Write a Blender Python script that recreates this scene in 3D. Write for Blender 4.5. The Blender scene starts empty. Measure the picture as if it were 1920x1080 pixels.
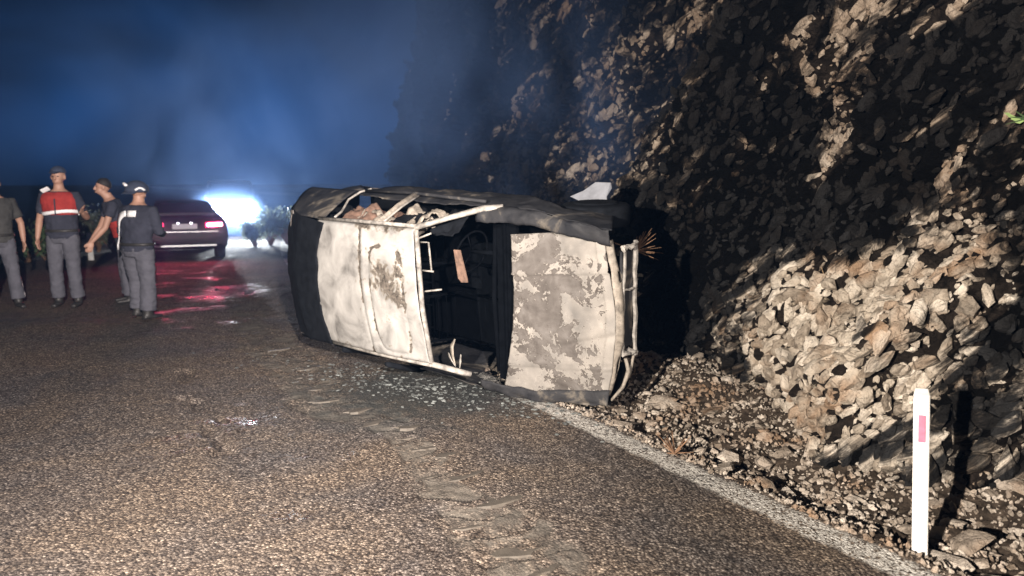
import bpy, bmesh, math, random
import numpy as np
from mathutils import Vector, Matrix
from math import radians, sin, cos, pi

random.seed(7)
RNG = np.random.default_rng(7)
S = bpy.context.scene
C = bpy.context.collection

# ------------------------------------------------------------------ camera, world, lights, exposure
CAM_H = 1.68
cam = bpy.data.objects.new('camera', bpy.data.cameras.new('camera'))
C.objects.link(cam)
cam.data.sensor_width = 36.0
cam.data.lens = 27.0
cam.data.clip_start = 0.05
cam.data.clip_end = 2000
cam.data.dof.use_dof = True
cam.data.dof.focus_distance = 4.9
cam.data.dof.aperture_fstop = 1.7
cam.location = (0, 0, CAM_H)
cam.rotation_euler = (radians(90) - math.atan(198 / 1440), 0, 0)
S.camera = cam
FPX, PITCH = 1440.0, math.atan(198 / 1440)

world = bpy.data.worlds.new('World')
S.world = world
world.use_nodes = True
wn, wl = world.node_tree.nodes, world.node_tree.links
wn.clear()
w_out = wn.new('ShaderNodeOutputWorld')
w_bg = wn.new('ShaderNodeBackground')
w_noise = wn.new('ShaderNodeTexNoise')
w_noise.inputs['Scale'].default_value = 2.6
w_noise.inputs['Detail'].default_value = 3
w_noise.inputs['Roughness'].default_value = 0.5
w_noise.inputs['Distortion'].default_value = 0.5
w_map = wn.new('ShaderNodeMapping')
w_map.inputs['Scale'].default_value = (1, 1, 1.9)
w_map.inputs['Location'].default_value = (0.75, 0.2, 0.1)
w_tc = wn.new('ShaderNodeTexCoord')
w_ramp = wn.new('ShaderNodeValToRGB')      # night clouds: dark gaps and blue lit banks
w_ramp.color_ramp.elements[0].position = 0.34
w_ramp.color_ramp.elements[0].color = (0.0045, 0.012, 0.035, 1)
w_ramp.color_ramp.elements[1].position = 0.66
w_ramp.color_ramp.elements[1].color = (0.016, 0.075, 0.25, 1)
w_sep = wn.new('ShaderNodeSeparateXYZ')
w_hor = wn.new('ShaderNodeMapRange')       # clouds glow near the horizon, night is darker overhead
w_hor.inputs['From Min'].default_value = 0.05
w_hor.inputs['From Max'].default_value = 0.26
w_hor.inputs['To Min'].default_value = 1.0
w_hor.inputs['To Max'].default_value = 0.03
w_low = wn.new('ShaderNodeMapRange')       # far mist stays dark along the horizon
w_low.interpolation_type = 'SMOOTHSTEP'
w_low.inputs['From Min'].default_value = -0.03
w_low.inputs['From Max'].default_value = 0.10
w_low.inputs['To Min'].default_value = 0.10
w_lm = wn.new('ShaderNodeMath')
w_lm.operation = 'MULTIPLY'
w_dot = wn.new('ShaderNodeVectorMath')
w_dot.operation = 'DOT_PRODUCT'
w_dot.inputs[1].default_value = (sin(radians(-22)) * cos(radians(9)), cos(radians(-22)) * cos(radians(9)), sin(radians(9)))
w_gl = wn.new('ShaderNodeMapRange')
w_gl.interpolation_type = 'SMOOTHSTEP'
w_gl.inputs['From Min'].default_value = 0.925
w_gl.inputs['From Max'].default_value = 1.0
w_gl.inputs['To Min'].default_value = 0.10
w_gl.inputs['To Max'].default_value = 1.25
w_mm = wn.new('ShaderNodeMath')
w_mm.operation = 'MULTIPLY'
w_mul = wn.new('ShaderNodeMix')
w_mul.data_type = 'RGBA'
w_mul.blend_type = 'MULTIPLY'
w_mul.inputs[0].default_value = 1.0
wl.new(w_tc.outputs['Generated'], w_map.inputs['Vector'])
wl.new(w_tc.outputs['Generated'], w_sep.inputs[0])
wl.new(w_sep.outputs['Z'], w_hor.inputs['Value'])
wl.new(w_map.outputs[0], w_noise.inputs['Vector'])
wl.new(w_noise.outputs['Fac'], w_ramp.inputs['Fac'])
wl.new(w_ramp.outputs[0], w_mul.inputs[6])
wl.new(w_tc.outputs['Generated'], w_dot.inputs[0])
wl.new(w_dot.outputs['Value'], w_gl.inputs['Value'])
wl.new(w_hor.outputs[0], w_mm.inputs[0])
wl.new(w_gl.outputs[0], w_mm.inputs[1])
wl.new(w_sep.outputs['Z'], w_low.inputs['Value'])
wl.new(w_mm.outputs[0], w_lm.inputs[0])
wl.new(w_low.outputs[0], w_lm.inputs[1])
wl.new(w_lm.outputs[0], w_mul.inputs[7])
wl.new(w_mul.outputs[2], w_bg.inputs['Color'])
wl.new(w_bg.outputs[0], w_out.inputs['Surface'])
w_bg.inputs['Strength'].default_value = 1.0


def lamp(name, kind, loc, energy, color, target=None, **kw):
    d = bpy.data.lights.new(name, kind)
    d.energy = energy
    d.color = color
    for k, v in kw.items():
        setattr(d, k, v)
    o = bpy.data.objects.new(name, d)
    C.objects.link(o)
    o.location = loc
    if target is not None:
        o.rotation_euler = (Vector(target) - Vector(loc)).to_track_quat('-Z', 'Y').to_euler()
    return o


# work lamp of the vehicle parked behind the photographer's left shoulder
lamp('work_lamp', 'SPOT', (-2.9, -2.0, 2.3), 8300, (1.0, 0.89, 0.78), (1.6, 5.2, 0.4),
     spot_size=radians(74), spot_blend=0.9, shadow_soft_size=0.05)
# unseen lamp right of the photographer, raised high to reach road and people
lamp('right_lamp', 'SPOT', (1.0, -2.2, 3.0), 11500, (1.0, 0.89, 0.83), (-4.6, 8.4, 0.2),
     spot_size=radians(60), spot_blend=1.0, shadow_soft_size=0.04)

S.view_settings.view_transform = 'Standard'
S.view_settings.look = 'None'
S.view_settings.exposure = 0.0
S.view_settings.gamma = 1.0
S.view_settings.use_curve_mapping = False
S.cycles.volume_bounces = 0
S.cycles.volume_step_rate = 1.0
S.cycles.volume_max_steps = 256
S.cycles.max_bounces = 6
S.cycles.sample_clamp_indirect = 3.0
S.cycles.use_denoising = True

# ------------------------------------------------------------------ noise helpers


def _hash(ix, iy, iz, seed):
    h = (ix.astype(np.int64) * 374761393 + iy.astype(np.int64) * 668265263 +
         iz.astype(np.int64) * 2147483647 + seed * 974711) & 0xFFFFFFFF
    h = ((h ^ (h >> 13)) * 1274126177) & 0xFFFFFFFF
    h = ((h ^ (h >> 16)) * 2246822519) & 0xFFFFFFFF
    return ((h ^ (h >> 15)) & 0xFFFFFF) / float(0xFFFFFF)


def vnoise(x, y, z=None, seed=0):
    if z is None:
        z = np.zeros_like(x)
    fx, fy, fz = np.floor(x), np.floor(y), np.floor(z)
    u, v, w = x - fx, y - fy, z - fz
    u, v, w = [a * a * a * (a * (a * 6 - 15) + 10) for a in (u, v, w)]
    r = 0
    for dx in (0, 1):
        for dy in (0, 1):
            for dz in (0, 1):
                wt = (u if dx else 1 - u) * (v if dy else 1 - v) * (w if dz else 1 - w)
                r = r + wt * _hash(fx + dx, fy + dy, fz + dz, seed)
    return r * 2 - 1


def fbm(x, y, z=None, seed=0, octv=4, gain=0.5):
    a, r, f = 1.0, 0, 1.0
    for i in range(octv):
        r = r + a * vnoise(x * f, y * f, None if z is None else z * f, seed + i * 17)
        a *= gain
        f *= 2.03
    return r


def worley(x, y, seed=0):
    """2-D cells: distance to the nearest, second nearest, and the cell's value."""
    fx, fy = np.floor(x), np.floor(y)
    d1 = np.full(x.shape, 9.0)
    d2 = np.full(x.shape, 9.0)
    val = np.zeros(x.shape)
    gx = np.zeros(x.shape)
    gy = np.zeros(x.shape)
    for i in (-1, 0, 1):
        for j in (-1, 0, 1):
            px = fx + i + _hash(fx + i, fy + j, fx * 0, seed)
            py = fy + j + _hash(fx + i, fy + j, fx * 0, seed + 5)
            d = np.hypot(px - x, py - y)
            v = _hash(fx + i, fy + j, fx * 0, seed + 9)
            near = d < d1
            d2 = np.where(near, d1, np.minimum(d2, d))
            val = np.where(near, v, val)
            gx = np.where(near, x - px, gx)
            gy = np.where(near, y - py, gy)
            d1 = np.where(near, d, d1)
    return d1, d2, val, gx, gy


def smooth(a, b, x):
    t = np.clip((x - a) / (b - a), 0, 1)
    return t * t * (3 - 2 * t)


def pix(px, py, z=0.0):
    """where the ray through a photograph pixel meets the height z"""
    c, s_ = cos(PITCH), sin(PITCH)
    a, b_ = (px - 960) / FPX, (540 - py) / FPX
    d = Vector((a, c + b_ * s_, -s_ + b_ * c))
    k = (z - CAM_H) / d.z
    return d.x * k, d.y * k


# ------------------------------------------------------------------ mesh helpers
def mesh_np(name, verts, faces, smooth_shade=True):
    me = bpy.data.meshes.new(name)
    verts = np.asarray(verts, dtype=np.float32)
    faces = np.asarray(faces, dtype=np.int32)
    nf, k = faces.shape
    me.vertices.add(len(verts))
    me.vertices.foreach_set('co', verts.ravel())
    me.loops.add(nf * k)
    me.loops.foreach_set('vertex_index', faces.ravel())
    me.polygons.add(nf)
    me.polygons.foreach_set('loop_start', np.arange(0, nf * k, k, dtype=np.int32))
    me.polygons.foreach_set('loop_total', np.full(nf, k, dtype=np.int32))
    me.polygons.foreach_set('use_smooth', np.full(nf, smooth_shade))
    me.update(calc_edges=True)
    return me


def put(name, me, mat=None, parent=None, loc=None):
    o = bpy.data.objects.new(name, me)
    C.objects.link(o)
    if mat is not None:
        me.materials.clear()
        me.materials.append(mat)
    if parent is not None:
        o.parent = parent
    if loc is not None:
        o.location = loc
    return o


def tag(o, label=None, cat=None, group=None, kind=None):
    for k, v in (('label', label), ('category', cat), ('group', group), ('kind', kind)):
        if v:
            o[k] = v
    return o


def empty(name, loc=(0, 0, 0), rz=0.0):
    o = bpy.data.objects.new(name, None)
    C.objects.link(o)
    o.location = loc
    o.rotation_euler = (0, 0, rz)
    o.empty_display_size = 0.1
    return o


class MB:
    """collects boxes, tubes and sheets and links them as one mesh"""

    def __init__(self):
        self.v, self.f = [], []

    def add(self, vs, fs):
        n = len(self.v)
        self.v += [tuple(p) for p in vs]
        self.f += [tuple(i + n for i in f) for f in fs]
        return self

    def box(self, c, s, rot=None):
        hx, hy, hz = s[0] / 2, s[1] / 2, s[2] / 2
        vs = [Vector((x, y, z)) for x in (-hx, hx) for y in (-hy, hy) for z in (-hz, hz)]
        if rot is not None:
            vs = [rot @ p for p in vs]
        vs = [p + Vector(c) for p in vs]
        return self.add(vs, [(0, 1, 3, 2), (4, 6, 7, 5), (0, 4, 5, 1), (2, 3, 7, 6), (0, 2, 6, 4), (1, 5, 7, 3)])

    def tube(self, path, radii, n=8, xref=(1, 0, 0), caps=True):
        path = [Vector(p) for p in path]
        rings = []
        for i, p in enumerate(path):
            a = path[max(0, i - 1)]
            b = path[min(len(path) - 1, i + 1)]
            t = (b - a).normalized()
            x = Vector(xref) - t * t.dot(Vector(xref))
            if x.length < 1e-3:
                x = t.orthogonal()
            x.normalize()
            y = t.cross(x)
            r = radii[i] if isinstance(radii, (list, tuple)) else radii
            rx, ry = r if isinstance(r, (list, tuple)) else (r, r)
            rings.append([p + x * rx * cos(2 * pi * k / n) + y * ry * sin(2 * pi * k / n) for k in range(n)])
        vs = [q for r in rings for q in r]
        fs = []
        for i in range(len(rings) - 1):
            for k in range(n):
                k2 = (k + 1) % n
                fs.append((i * n + k, i * n + k2, (i + 1) * n + k2, (i + 1) * n + k))
        if caps:
            fs.append(tuple(reversed(range(n))))
            fs.append(tuple((len(rings) - 1) * n + k for k in range(n)))
        return self.add(vs, fs)

    def ball(self, c, r, nu=12, nv=8, zmin=-1.0, rot=None):
        r = r if isinstance(r, (tuple, list)) else (r, r, r)
        vs, fs = [], []
        lo = math.asin(zmin)
        for j in range(nv + 1):
            ph = lo + (pi / 2 - lo) * j / nv
            for i in range(nu):
                th = 2 * pi * i / nu
                p = Vector((cos(ph) * cos(th) * r[0], cos(ph) * sin(th) * r[1], sin(ph) * r[2]))
                if rot is not None:
                    p = rot @ p
                vs.append(p + Vector(c))
        for j in range(nv):
            for i in range(nu):
                i2 = (i + 1) % nu
                fs.append((j * nu + i, j * nu + i2, (j + 1) * nu + i2, (j + 1) * nu + i))
        fs.append(tuple(reversed(range(nu))))
        return self.add(vs, fs)

    def build(self, name, mat, parent=None, shade=False, bevel=0.0):
        me = bpy.data.meshes.new(name)
        me.from_pydata(self.v, [], self.f)
        me.update()
        if bevel:
            bm = bmesh.new()
            bm.from_mesh(me)
            bmesh.ops.bevel(bm, geom=bm.edges[:], offset=bevel, segments=2, affect='EDGES', clamp_overlap=True)
            bm.to_mesh(me)
            bm.free()
        if shade:
            me.polygons.foreach_set('use_smooth', [True] * len(me.polygons))
        return put(name, me, mat, parent)


def sheet(name, fn, nu, nv, mat, parent=None, thick=0.004, hole=None, shade=True, edge_noise=0):
    """curved sheet metal: fn(u, v) -> point with u, v arrays in 0..1, given a thickness"""
    u, v = np.meshgrid(np.linspace(0, 1, nu), np.linspace(0, 1, nv), indexing='ij')
    P = np.stack(fn(u, v), -1).reshape(-1, 3)
    idx = np.arange(nu * nv).reshape(nu, nv)
    F = np.stack([idx[:-1, :-1], idx[1:, :-1], idx[1:, 1:], idx[:-1, 1:]], -1).reshape(-1, 4)
    if hole is not None:
        uc = (u[:-1, :-1] + u[1:, 1:]) / 2
        vc = (v[:-1, :-1] + v[1:, 1:]) / 2
        F = F[~hole(uc, vc).ravel()]
    me = mesh_np(name, P, F, shade)
    o = put(name, me, mat, parent)
    m = o.modifiers.new('thickness', 'SOLIDIFY')
    m.thickness = thick
    m.offset = 0
    return o


# ------------------------------------------------------------------ materials
def nmat(name):
    m = bpy.data.materials.new(name)
    m.use_nodes = True
    nt = m.node_tree
    b = nt.nodes['Principled BSDF']
    return m, nt, b


def N(nt, kind, **kw):
    n = nt.nodes.new(kind)
    for k, v in kw.items():
        if k in n.inputs:
            n.inputs[k].default_value = v
        else:
            setattr(n, k, v)
    return n


def ramp(nt, fac, stops, interp='LINEAR'):
    r = nt.nodes.new('ShaderNodeValToRGB')
    r.color_ramp.interpolation = interp
    e = r.color_ramp.elements
    while len(e) < len(stops):
        e.new(0.5)
    for i, (p, c) in enumerate(stops):
        e[i].position = p
        e[i].color = tuple(c) + (1,) if len(c) == 3 else c
    nt.links.new(fac, r.inputs['Fac'])
    return r.outputs['Color']


def mixc(nt, fac, a, b, mode='MIX'):
    m = nt.nodes.new('ShaderNodeMix')
    m.data_type = 'RGBA'
    m.blend_type = mode
    for i, s in ((0, fac), (6, a), (7, b)):
        if isinstance(s, (int, float)):
            m.inputs[i].default_value = s
        elif isinstance(s, tuple):
            m.inputs[i].default_value = s + (1,) if len(s) == 3 else s
        else:
            nt.links.new(s, m.inputs[i])
    return m.outputs[2]


def math_(nt, op, a, b=0.0, c=0.0):
    m = nt.nodes.new('ShaderNodeMath')
    m.operation = op
    for i, s in enumerate((a, b, c)):
        if isinstance(s, (int, float)):
            m.inputs[i].default_value = s
        else:
            nt.links.new(s, m.inputs[i])
    return m.outputs[0]


def noise(nt, scale, detail=4, rough=0.55, dist=0.0, vec=None):
    n = nt.nodes.new('ShaderNodeTexNoise')
    n.inputs['Scale'].default_value = scale
    n.inputs['Detail'].default_value = detail
    n.inputs['Roughness'].default_value = rough
    n.inputs['Distortion'].default_value = dist
    if vec is not None:
        nt.links.new(vec, n.inputs['Vector'])
    return n.outputs['Fac']


def objvec(nt, scale=None):
    t = nt.nodes.new('ShaderNodeTexCoord').outputs['Object']
    if scale:
        m = nt.nodes.new('ShaderNodeMapping')
        m.inputs['Scale'].default_value = scale
        nt.links.new(t, m.inputs['Vector'])
        t = m.outputs[0]
    return t


def worldvec(nt):
    return nt.nodes.new('ShaderNodeNewGeometry').outputs['Position']


def bump(nt, h, strength=0.5, dist=0.01, prev=None):
    b = nt.nodes.new('ShaderNodeBump')
    b.inputs['Strength'].default_value = strength
    b.inputs['Distance'].default_value = dist
    nt.links.new(h, b.inputs['Height'])
    if prev is not None:
        nt.links.new(prev, b.inputs['Normal'])
    return b.outputs['Normal']


def simple(name, col, rough=0.7, metal=0.0, var=0.25, scale=12, emis=None, es=0.0, bmp=0.2):
    m, nt, b = nmat(name)
    v = objvec(nt)
    f = noise(nt, scale, 5, 0.6, 0.3, v)
    lo = tuple(c * (1 - var) for c in col)
    hi = tuple(min(1, c * (1 + var)) for c in col)
    nt.links.new(ramp(nt, f, [(0.3, lo), (0.7, hi)]), b.inputs['Base Color'])
    b.inputs['Roughness'].default_value = rough
    b.inputs['Metallic'].default_value = metal
    if bmp:
        nt.links.new(bump(nt, noise(nt, scale * 6, 4, 0.6, 0, v), bmp, 0.004), b.inputs['Normal'])
    if emis:
        b.inputs['Emission Color'].default_value = tuple(emis) + (1,)
        b.inputs['Emission Strength'].default_value = es
    return m


M = {}


def painted_shade(nt, col, v):
    """shade painted into the rock colour in slanting bands"""
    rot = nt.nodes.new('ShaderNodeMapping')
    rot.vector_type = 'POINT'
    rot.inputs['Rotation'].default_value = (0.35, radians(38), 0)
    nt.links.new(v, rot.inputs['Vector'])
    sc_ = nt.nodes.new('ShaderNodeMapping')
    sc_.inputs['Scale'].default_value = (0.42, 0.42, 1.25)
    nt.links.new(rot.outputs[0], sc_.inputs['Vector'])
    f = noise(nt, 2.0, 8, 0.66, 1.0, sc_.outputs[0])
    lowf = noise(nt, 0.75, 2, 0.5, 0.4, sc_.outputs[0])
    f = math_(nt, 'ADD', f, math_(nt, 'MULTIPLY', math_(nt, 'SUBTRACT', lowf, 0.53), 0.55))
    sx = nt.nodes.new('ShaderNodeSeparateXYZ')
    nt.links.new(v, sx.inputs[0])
    # the painted shade deepens towards the left
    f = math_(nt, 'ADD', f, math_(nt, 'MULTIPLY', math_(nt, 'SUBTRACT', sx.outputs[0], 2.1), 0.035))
    # a dark band of shade painted across the face at about head height
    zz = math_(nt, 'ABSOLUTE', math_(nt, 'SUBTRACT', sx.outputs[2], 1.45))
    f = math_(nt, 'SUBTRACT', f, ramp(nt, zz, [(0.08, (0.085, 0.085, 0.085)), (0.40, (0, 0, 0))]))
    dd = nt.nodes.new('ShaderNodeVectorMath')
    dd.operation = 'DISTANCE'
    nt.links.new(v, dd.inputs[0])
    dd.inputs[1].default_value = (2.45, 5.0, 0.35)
    f = math_(nt, 'ADD', f, ramp(nt, dd.outputs['Value'], [(0.60, (0.22, 0.22, 0.22)), (1.0, (0.0, 0.0, 0.0))]))  # painted shade is lifted around the lit bulge
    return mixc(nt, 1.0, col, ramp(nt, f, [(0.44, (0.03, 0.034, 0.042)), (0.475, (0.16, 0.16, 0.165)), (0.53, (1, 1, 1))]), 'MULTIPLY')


# burnt paint on the roof: pale ash with scorched flakes
m, nt, b = nmat('ashen_roof_paint')
v = objvec(nt)
base = ramp(nt, noise(nt, 3.4, 8, 0.62, 0.7, v), [(0.28, (0.10, 0.096, 0.09)), (0.45, (0.235, 0.228, 0.215)), (0.72, (0.37, 0.36, 0.34))])
att = nt.nodes.new('ShaderNodeAttribute')
att.attribute_name = 'scorch'
n1 = noise(nt, 9.0, 6, 0.62, 1.2, v)
n2 = noise(nt, 34.0, 3, 0.6, 0.6, v)
thr = math_(nt, 'ADD', math_(nt, 'MULTIPLY', n1, 0.75), math_(nt, 'MULTIPLY', n2, 0.25))
thr = math_(nt, 'ADD', thr, math_(nt, 'MULTIPLY', att.outputs['Fac'], 0.34))
mask = ramp(nt, thr, [(0.655, (0, 0, 0)), (0.675, (1, 1, 1))])
dark = ramp(nt, n2, [(0.3, (0.02, 0.018, 0.016)), (0.7, (0.14, 0.12, 0.1))])
rim = ramp(nt, thr, [(0.60, (1, 1, 1)), (0.65, (0.72, 0.66, 0.58))])
nt.links.new(mixc(nt, mask, mixc(nt, 1.0, base, rim, 'MULTIPLY'), dark), b.inputs['Base Color'])
b.inputs['Roughness'].default_value = 0.75
nt.links.new(bump(nt, thr, 0.35, 0.004, bump(nt, noise(nt, 60, 3, 0.6, 0, v), 0.12, 0.003)), b.inputs['Normal'])
M['roof'] = m
# burnt bonnet: bare brown steel with islands of pale ash
m, nt, b = nmat('patchy_burnt_bonnet')
v = objvec(nt)
att = nt.nodes.new('ShaderNodeAttribute')
att.attribute_name = 'scorch'
n1 = noise(nt, 3.6, 7, 0.66, 1.1, v)
n2 = noise(nt, 19, 6, 0.7, 1.2, v)
f = math_(nt, 'ADD', math_(nt, 'MULTIPLY', n1, 0.72), math_(nt, 'MULTIPLY', n2, 0.28))
f = math_(nt, 'SUBTRACT', f, 0.02)
f = math_(nt, 'SUBTRACT', f, math_(nt, 'MULTIPLY', att.outputs['Fac'], 0.22))
ash = ramp(nt, noise(nt, 5, 4, 0.5, 0.3, v), [(0.3, (0.15, 0.142, 0.132)), (0.7, (0.29, 0.268, 0.24))])
steel = ramp(nt, noise(nt, 4.5, 7, 0.65, 0.5, v), [(0.3, (0.055, 0.048, 0.043)), (0.5, (0.10, 0.09, 0.082)), (0.75, (0.17, 0.158, 0.148))])
msk = ramp(nt, f, [(0.487, (0, 0, 0)), (0.50, (1, 1, 1))])
edge = ramp(nt, f, [(0.475, (1, 1, 1)), (0.488, (0.35, 0.3, 0.26)), (0.497, (1.0, 1.0, 1.0)), (0.51, (1.0, 1.0, 1.0)), (0.53, (0.86, 0.86, 0.86))])
nt.links.new(mixc(nt, 1.0, mixc(nt, msk, steel, ash), edge, 'MULTIPLY'), b.inputs['Base Color'])
b.inputs['Roughness'].default_value = 0.7
nt.links.new(bump(nt, msk, 0.4, 0.002, bump(nt, n2, 0.3, 0.006)), b.inputs['Normal'])
M['bonnet'] = m
# charred steel of the body shell
m, nt, b = nmat('charred_body_steel')
v = objvec(nt)
n1 = noise(nt, 2.6, 7, 0.62, 1.0, v)
nt.links.new(ramp(nt, n1, [(0.35, (0.012, 0.013, 0.016)), (0.55, (0.03, 0.03, 0.032)), (0.60, (0.08, 0.072, 0.062)), (0.68, (0.17, 0.15, 0.125))]), b.inputs['Base Color'])
b.inputs['Roughness'].default_value = 0.65
nt.links.new(bump(nt, noise(nt, 30, 5, 0.6, 0.3, v), 0.5, 0.006), b.inputs['Normal'])
M['char'] = m
M['soot'] = simple('soot_black_steel', (0.006, 0.007, 0.009), 0.9, var=0.4, bmp=0.5)
M['soot'].node_tree.nodes['Principled BSDF'].inputs['Specular IOR Level'].default_value = 0.08
M['void'] = simple('black_burnt_interior', (0.0025, 0.003, 0.004), 1.0, var=0.3, bmp=0.2)
M['void'].node_tree.nodes['Principled BSDF'].inputs['Specular IOR Level'].default_value = 0.02
M['pillar'] = simple('scorched_pillar_steel', (0.20, 0.175, 0.145), 0.7, var=0.55, scale=18, bmp=0.5)
M['pale_metal'] = simple('ash_covered_steel', (0.22, 0.205, 0.185), 0.8, var=0.65, scale=16, bmp=0.5)
M['rust'] = simple('fire_rusted_steel', (0.13, 0.078, 0.056), 0.85, var=0.45, scale=20, bmp=0.5)
M['silver'] = simple('bare_aluminium_skin', (0.45, 0.47, 0.52), 0.45, 0.6, var=0.2, scale=9)

# rock
def rock_mat(name, cols, bump_s=1.0):
    m, nt, b = nmat(name)
    v = worldvec(nt)
    oi = nt.nodes.new('ShaderNodeObjectInfo').outputs['Random']
    isl = nt.nodes.new('ShaderNodeNewGeometry').outputs['Random Per Island']
    r = math_(nt, 'FRACT', math_(nt, 'ADD', oi, isl))
    n1 = noise(nt, 9, 6, 0.6, 0.6, v)
    f = math_(nt, 'ADD', math_(nt, 'MULTIPLY', n1, 0.6), math_(nt, 'MULTIPLY', r, 0.4))
    c = ramp(nt, f, cols)
    n2 = noise(nt, 2.2, 3, 0.6, 0.5, v)
    c = mixc(nt, ramp(nt, n2, [(0.5, (0, 0, 0)), (0.68, (0.75, 0.75, 0.75))]), c, (0.24, 0.14, 0.075), 'MIX')
    if name == 'pale_limestone':
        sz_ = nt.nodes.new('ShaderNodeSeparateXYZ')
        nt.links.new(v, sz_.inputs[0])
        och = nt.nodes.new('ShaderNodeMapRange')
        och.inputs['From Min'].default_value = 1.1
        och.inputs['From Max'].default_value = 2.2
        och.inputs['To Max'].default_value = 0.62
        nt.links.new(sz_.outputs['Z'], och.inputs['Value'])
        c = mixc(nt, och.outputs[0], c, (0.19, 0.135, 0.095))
        c = painted_shade(nt, c, v)
    nt.links.new(c, b.inputs['Base Color'])
    b.inputs['Roughness'].default_value = 0.85
    h1 = noise(nt, 38, 8, 0.65, 0.5, v)
    h2 = noise(nt, 13, 5, 0.6, 1.0, v)
    nt.links.new(bump(nt, h1, bump_s, 0.018, bump(nt, h2, bump_s, 0.055)), b.inputs['Normal'])
    return m


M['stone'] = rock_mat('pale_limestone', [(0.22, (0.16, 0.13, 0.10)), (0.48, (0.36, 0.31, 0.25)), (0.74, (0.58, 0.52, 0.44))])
M['rubble'] = rock_mat('rubble_limestone', [(0.22, (0.13, 0.105, 0.08)), (0.5, (0.33, 0.28, 0.23)), (0.75, (0.56, 0.50, 0.43))])
# cliff face: dark soil where attribute is low, broken pale rock where high
m, nt, b = nmat('cliff_face_rock_and_soil')
v = worldvec(nt)
att = nt.nodes.new('ShaderNodeAttribute')
att.attribute_name = 'rock'
n1 = noise(nt, 7, 8, 0.62, 0.8, v)
n2 = noise(nt, 1.7, 4, 0.6, 0.5, v)
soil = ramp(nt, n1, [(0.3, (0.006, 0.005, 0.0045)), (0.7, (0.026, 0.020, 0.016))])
pale = ramp(nt, n1, [(0.3, (0.12, 0.095, 0.07)), (0.5, (0.27, 0.225, 0.17)), (0.7, (0.44, 0.38, 0.30))])
pale = mixc(nt, ramp(nt, n2, [(0.48, (0, 0, 0)), (0.66, (0.8, 0.8, 0.8))]), pale, (0.19, 0.115, 0.065), 'MIX')
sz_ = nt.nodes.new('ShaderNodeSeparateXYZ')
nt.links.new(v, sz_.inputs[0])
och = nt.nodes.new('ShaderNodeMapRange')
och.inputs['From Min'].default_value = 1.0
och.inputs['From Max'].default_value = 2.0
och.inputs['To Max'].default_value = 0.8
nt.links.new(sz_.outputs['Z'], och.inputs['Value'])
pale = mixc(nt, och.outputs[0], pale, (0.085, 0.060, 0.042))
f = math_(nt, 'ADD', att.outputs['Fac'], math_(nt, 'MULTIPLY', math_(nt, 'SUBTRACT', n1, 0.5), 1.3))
nt.links.new(painted_shade(nt, mixc(nt, ramp(nt, f, [(0.42, (0, 0, 0)), (0.55, (1, 1, 1))]), soil, pale), v), b.inputs['Base Color'])
b.inputs['Roughness'].default_value = 0.9
nt.links.new(bump(nt, noise(nt, 45, 8, 0.68, 0.4, v), 0.9, 0.012, bump(nt, noise(nt, 15, 6, 0.62, 1.3, v), 1.0, 0.035)), b.inputs['Normal'])
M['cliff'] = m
M['grit'] = simple('grey_grit', (0.17, 0.145, 0.12), 0.9, var=0.5, scale=30)
M['bark'] = simple('dry_twig', (0.16, 0.09, 0.05), 0.9, var=0.4, scale=30)
M['dry'] = simple('dry_grass_blade', (0.30, 0.20, 0.11), 0.8, var=0.4, scale=30)
M['green'] = simple('green_leaf', (0.07, 0.12, 0.05), 0.6, var=0.4, scale=8)
m, nt, b = nmat('thin_pale_leaf')
b.inputs['Base Color'].default_value = (0.14, 0.17, 0.12, 1)
tr_ = nt.nodes.new('ShaderNodeBsdfTranslucent')
tr_.inputs['Color'].default_value = (0.22, 0.26, 0.20, 1)
mx_ = nt.nodes.new('ShaderNodeMixShader')
mx_.inputs[0].default_value = 0.6
nt.links.new(b.outputs[0], mx_.inputs[1])
nt.links.new(tr_.outputs[0], mx_.inputs[2])
nt.links.new(mx_.outputs[0], nt.nodes['Material Output'].inputs['Surface'])
M['thin_leaf'] = m
M['grey_leaf'] = simple('dusty_leaf', (0.09, 0.11, 0.075), 0.7, var=0.4, scale=8)


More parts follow.
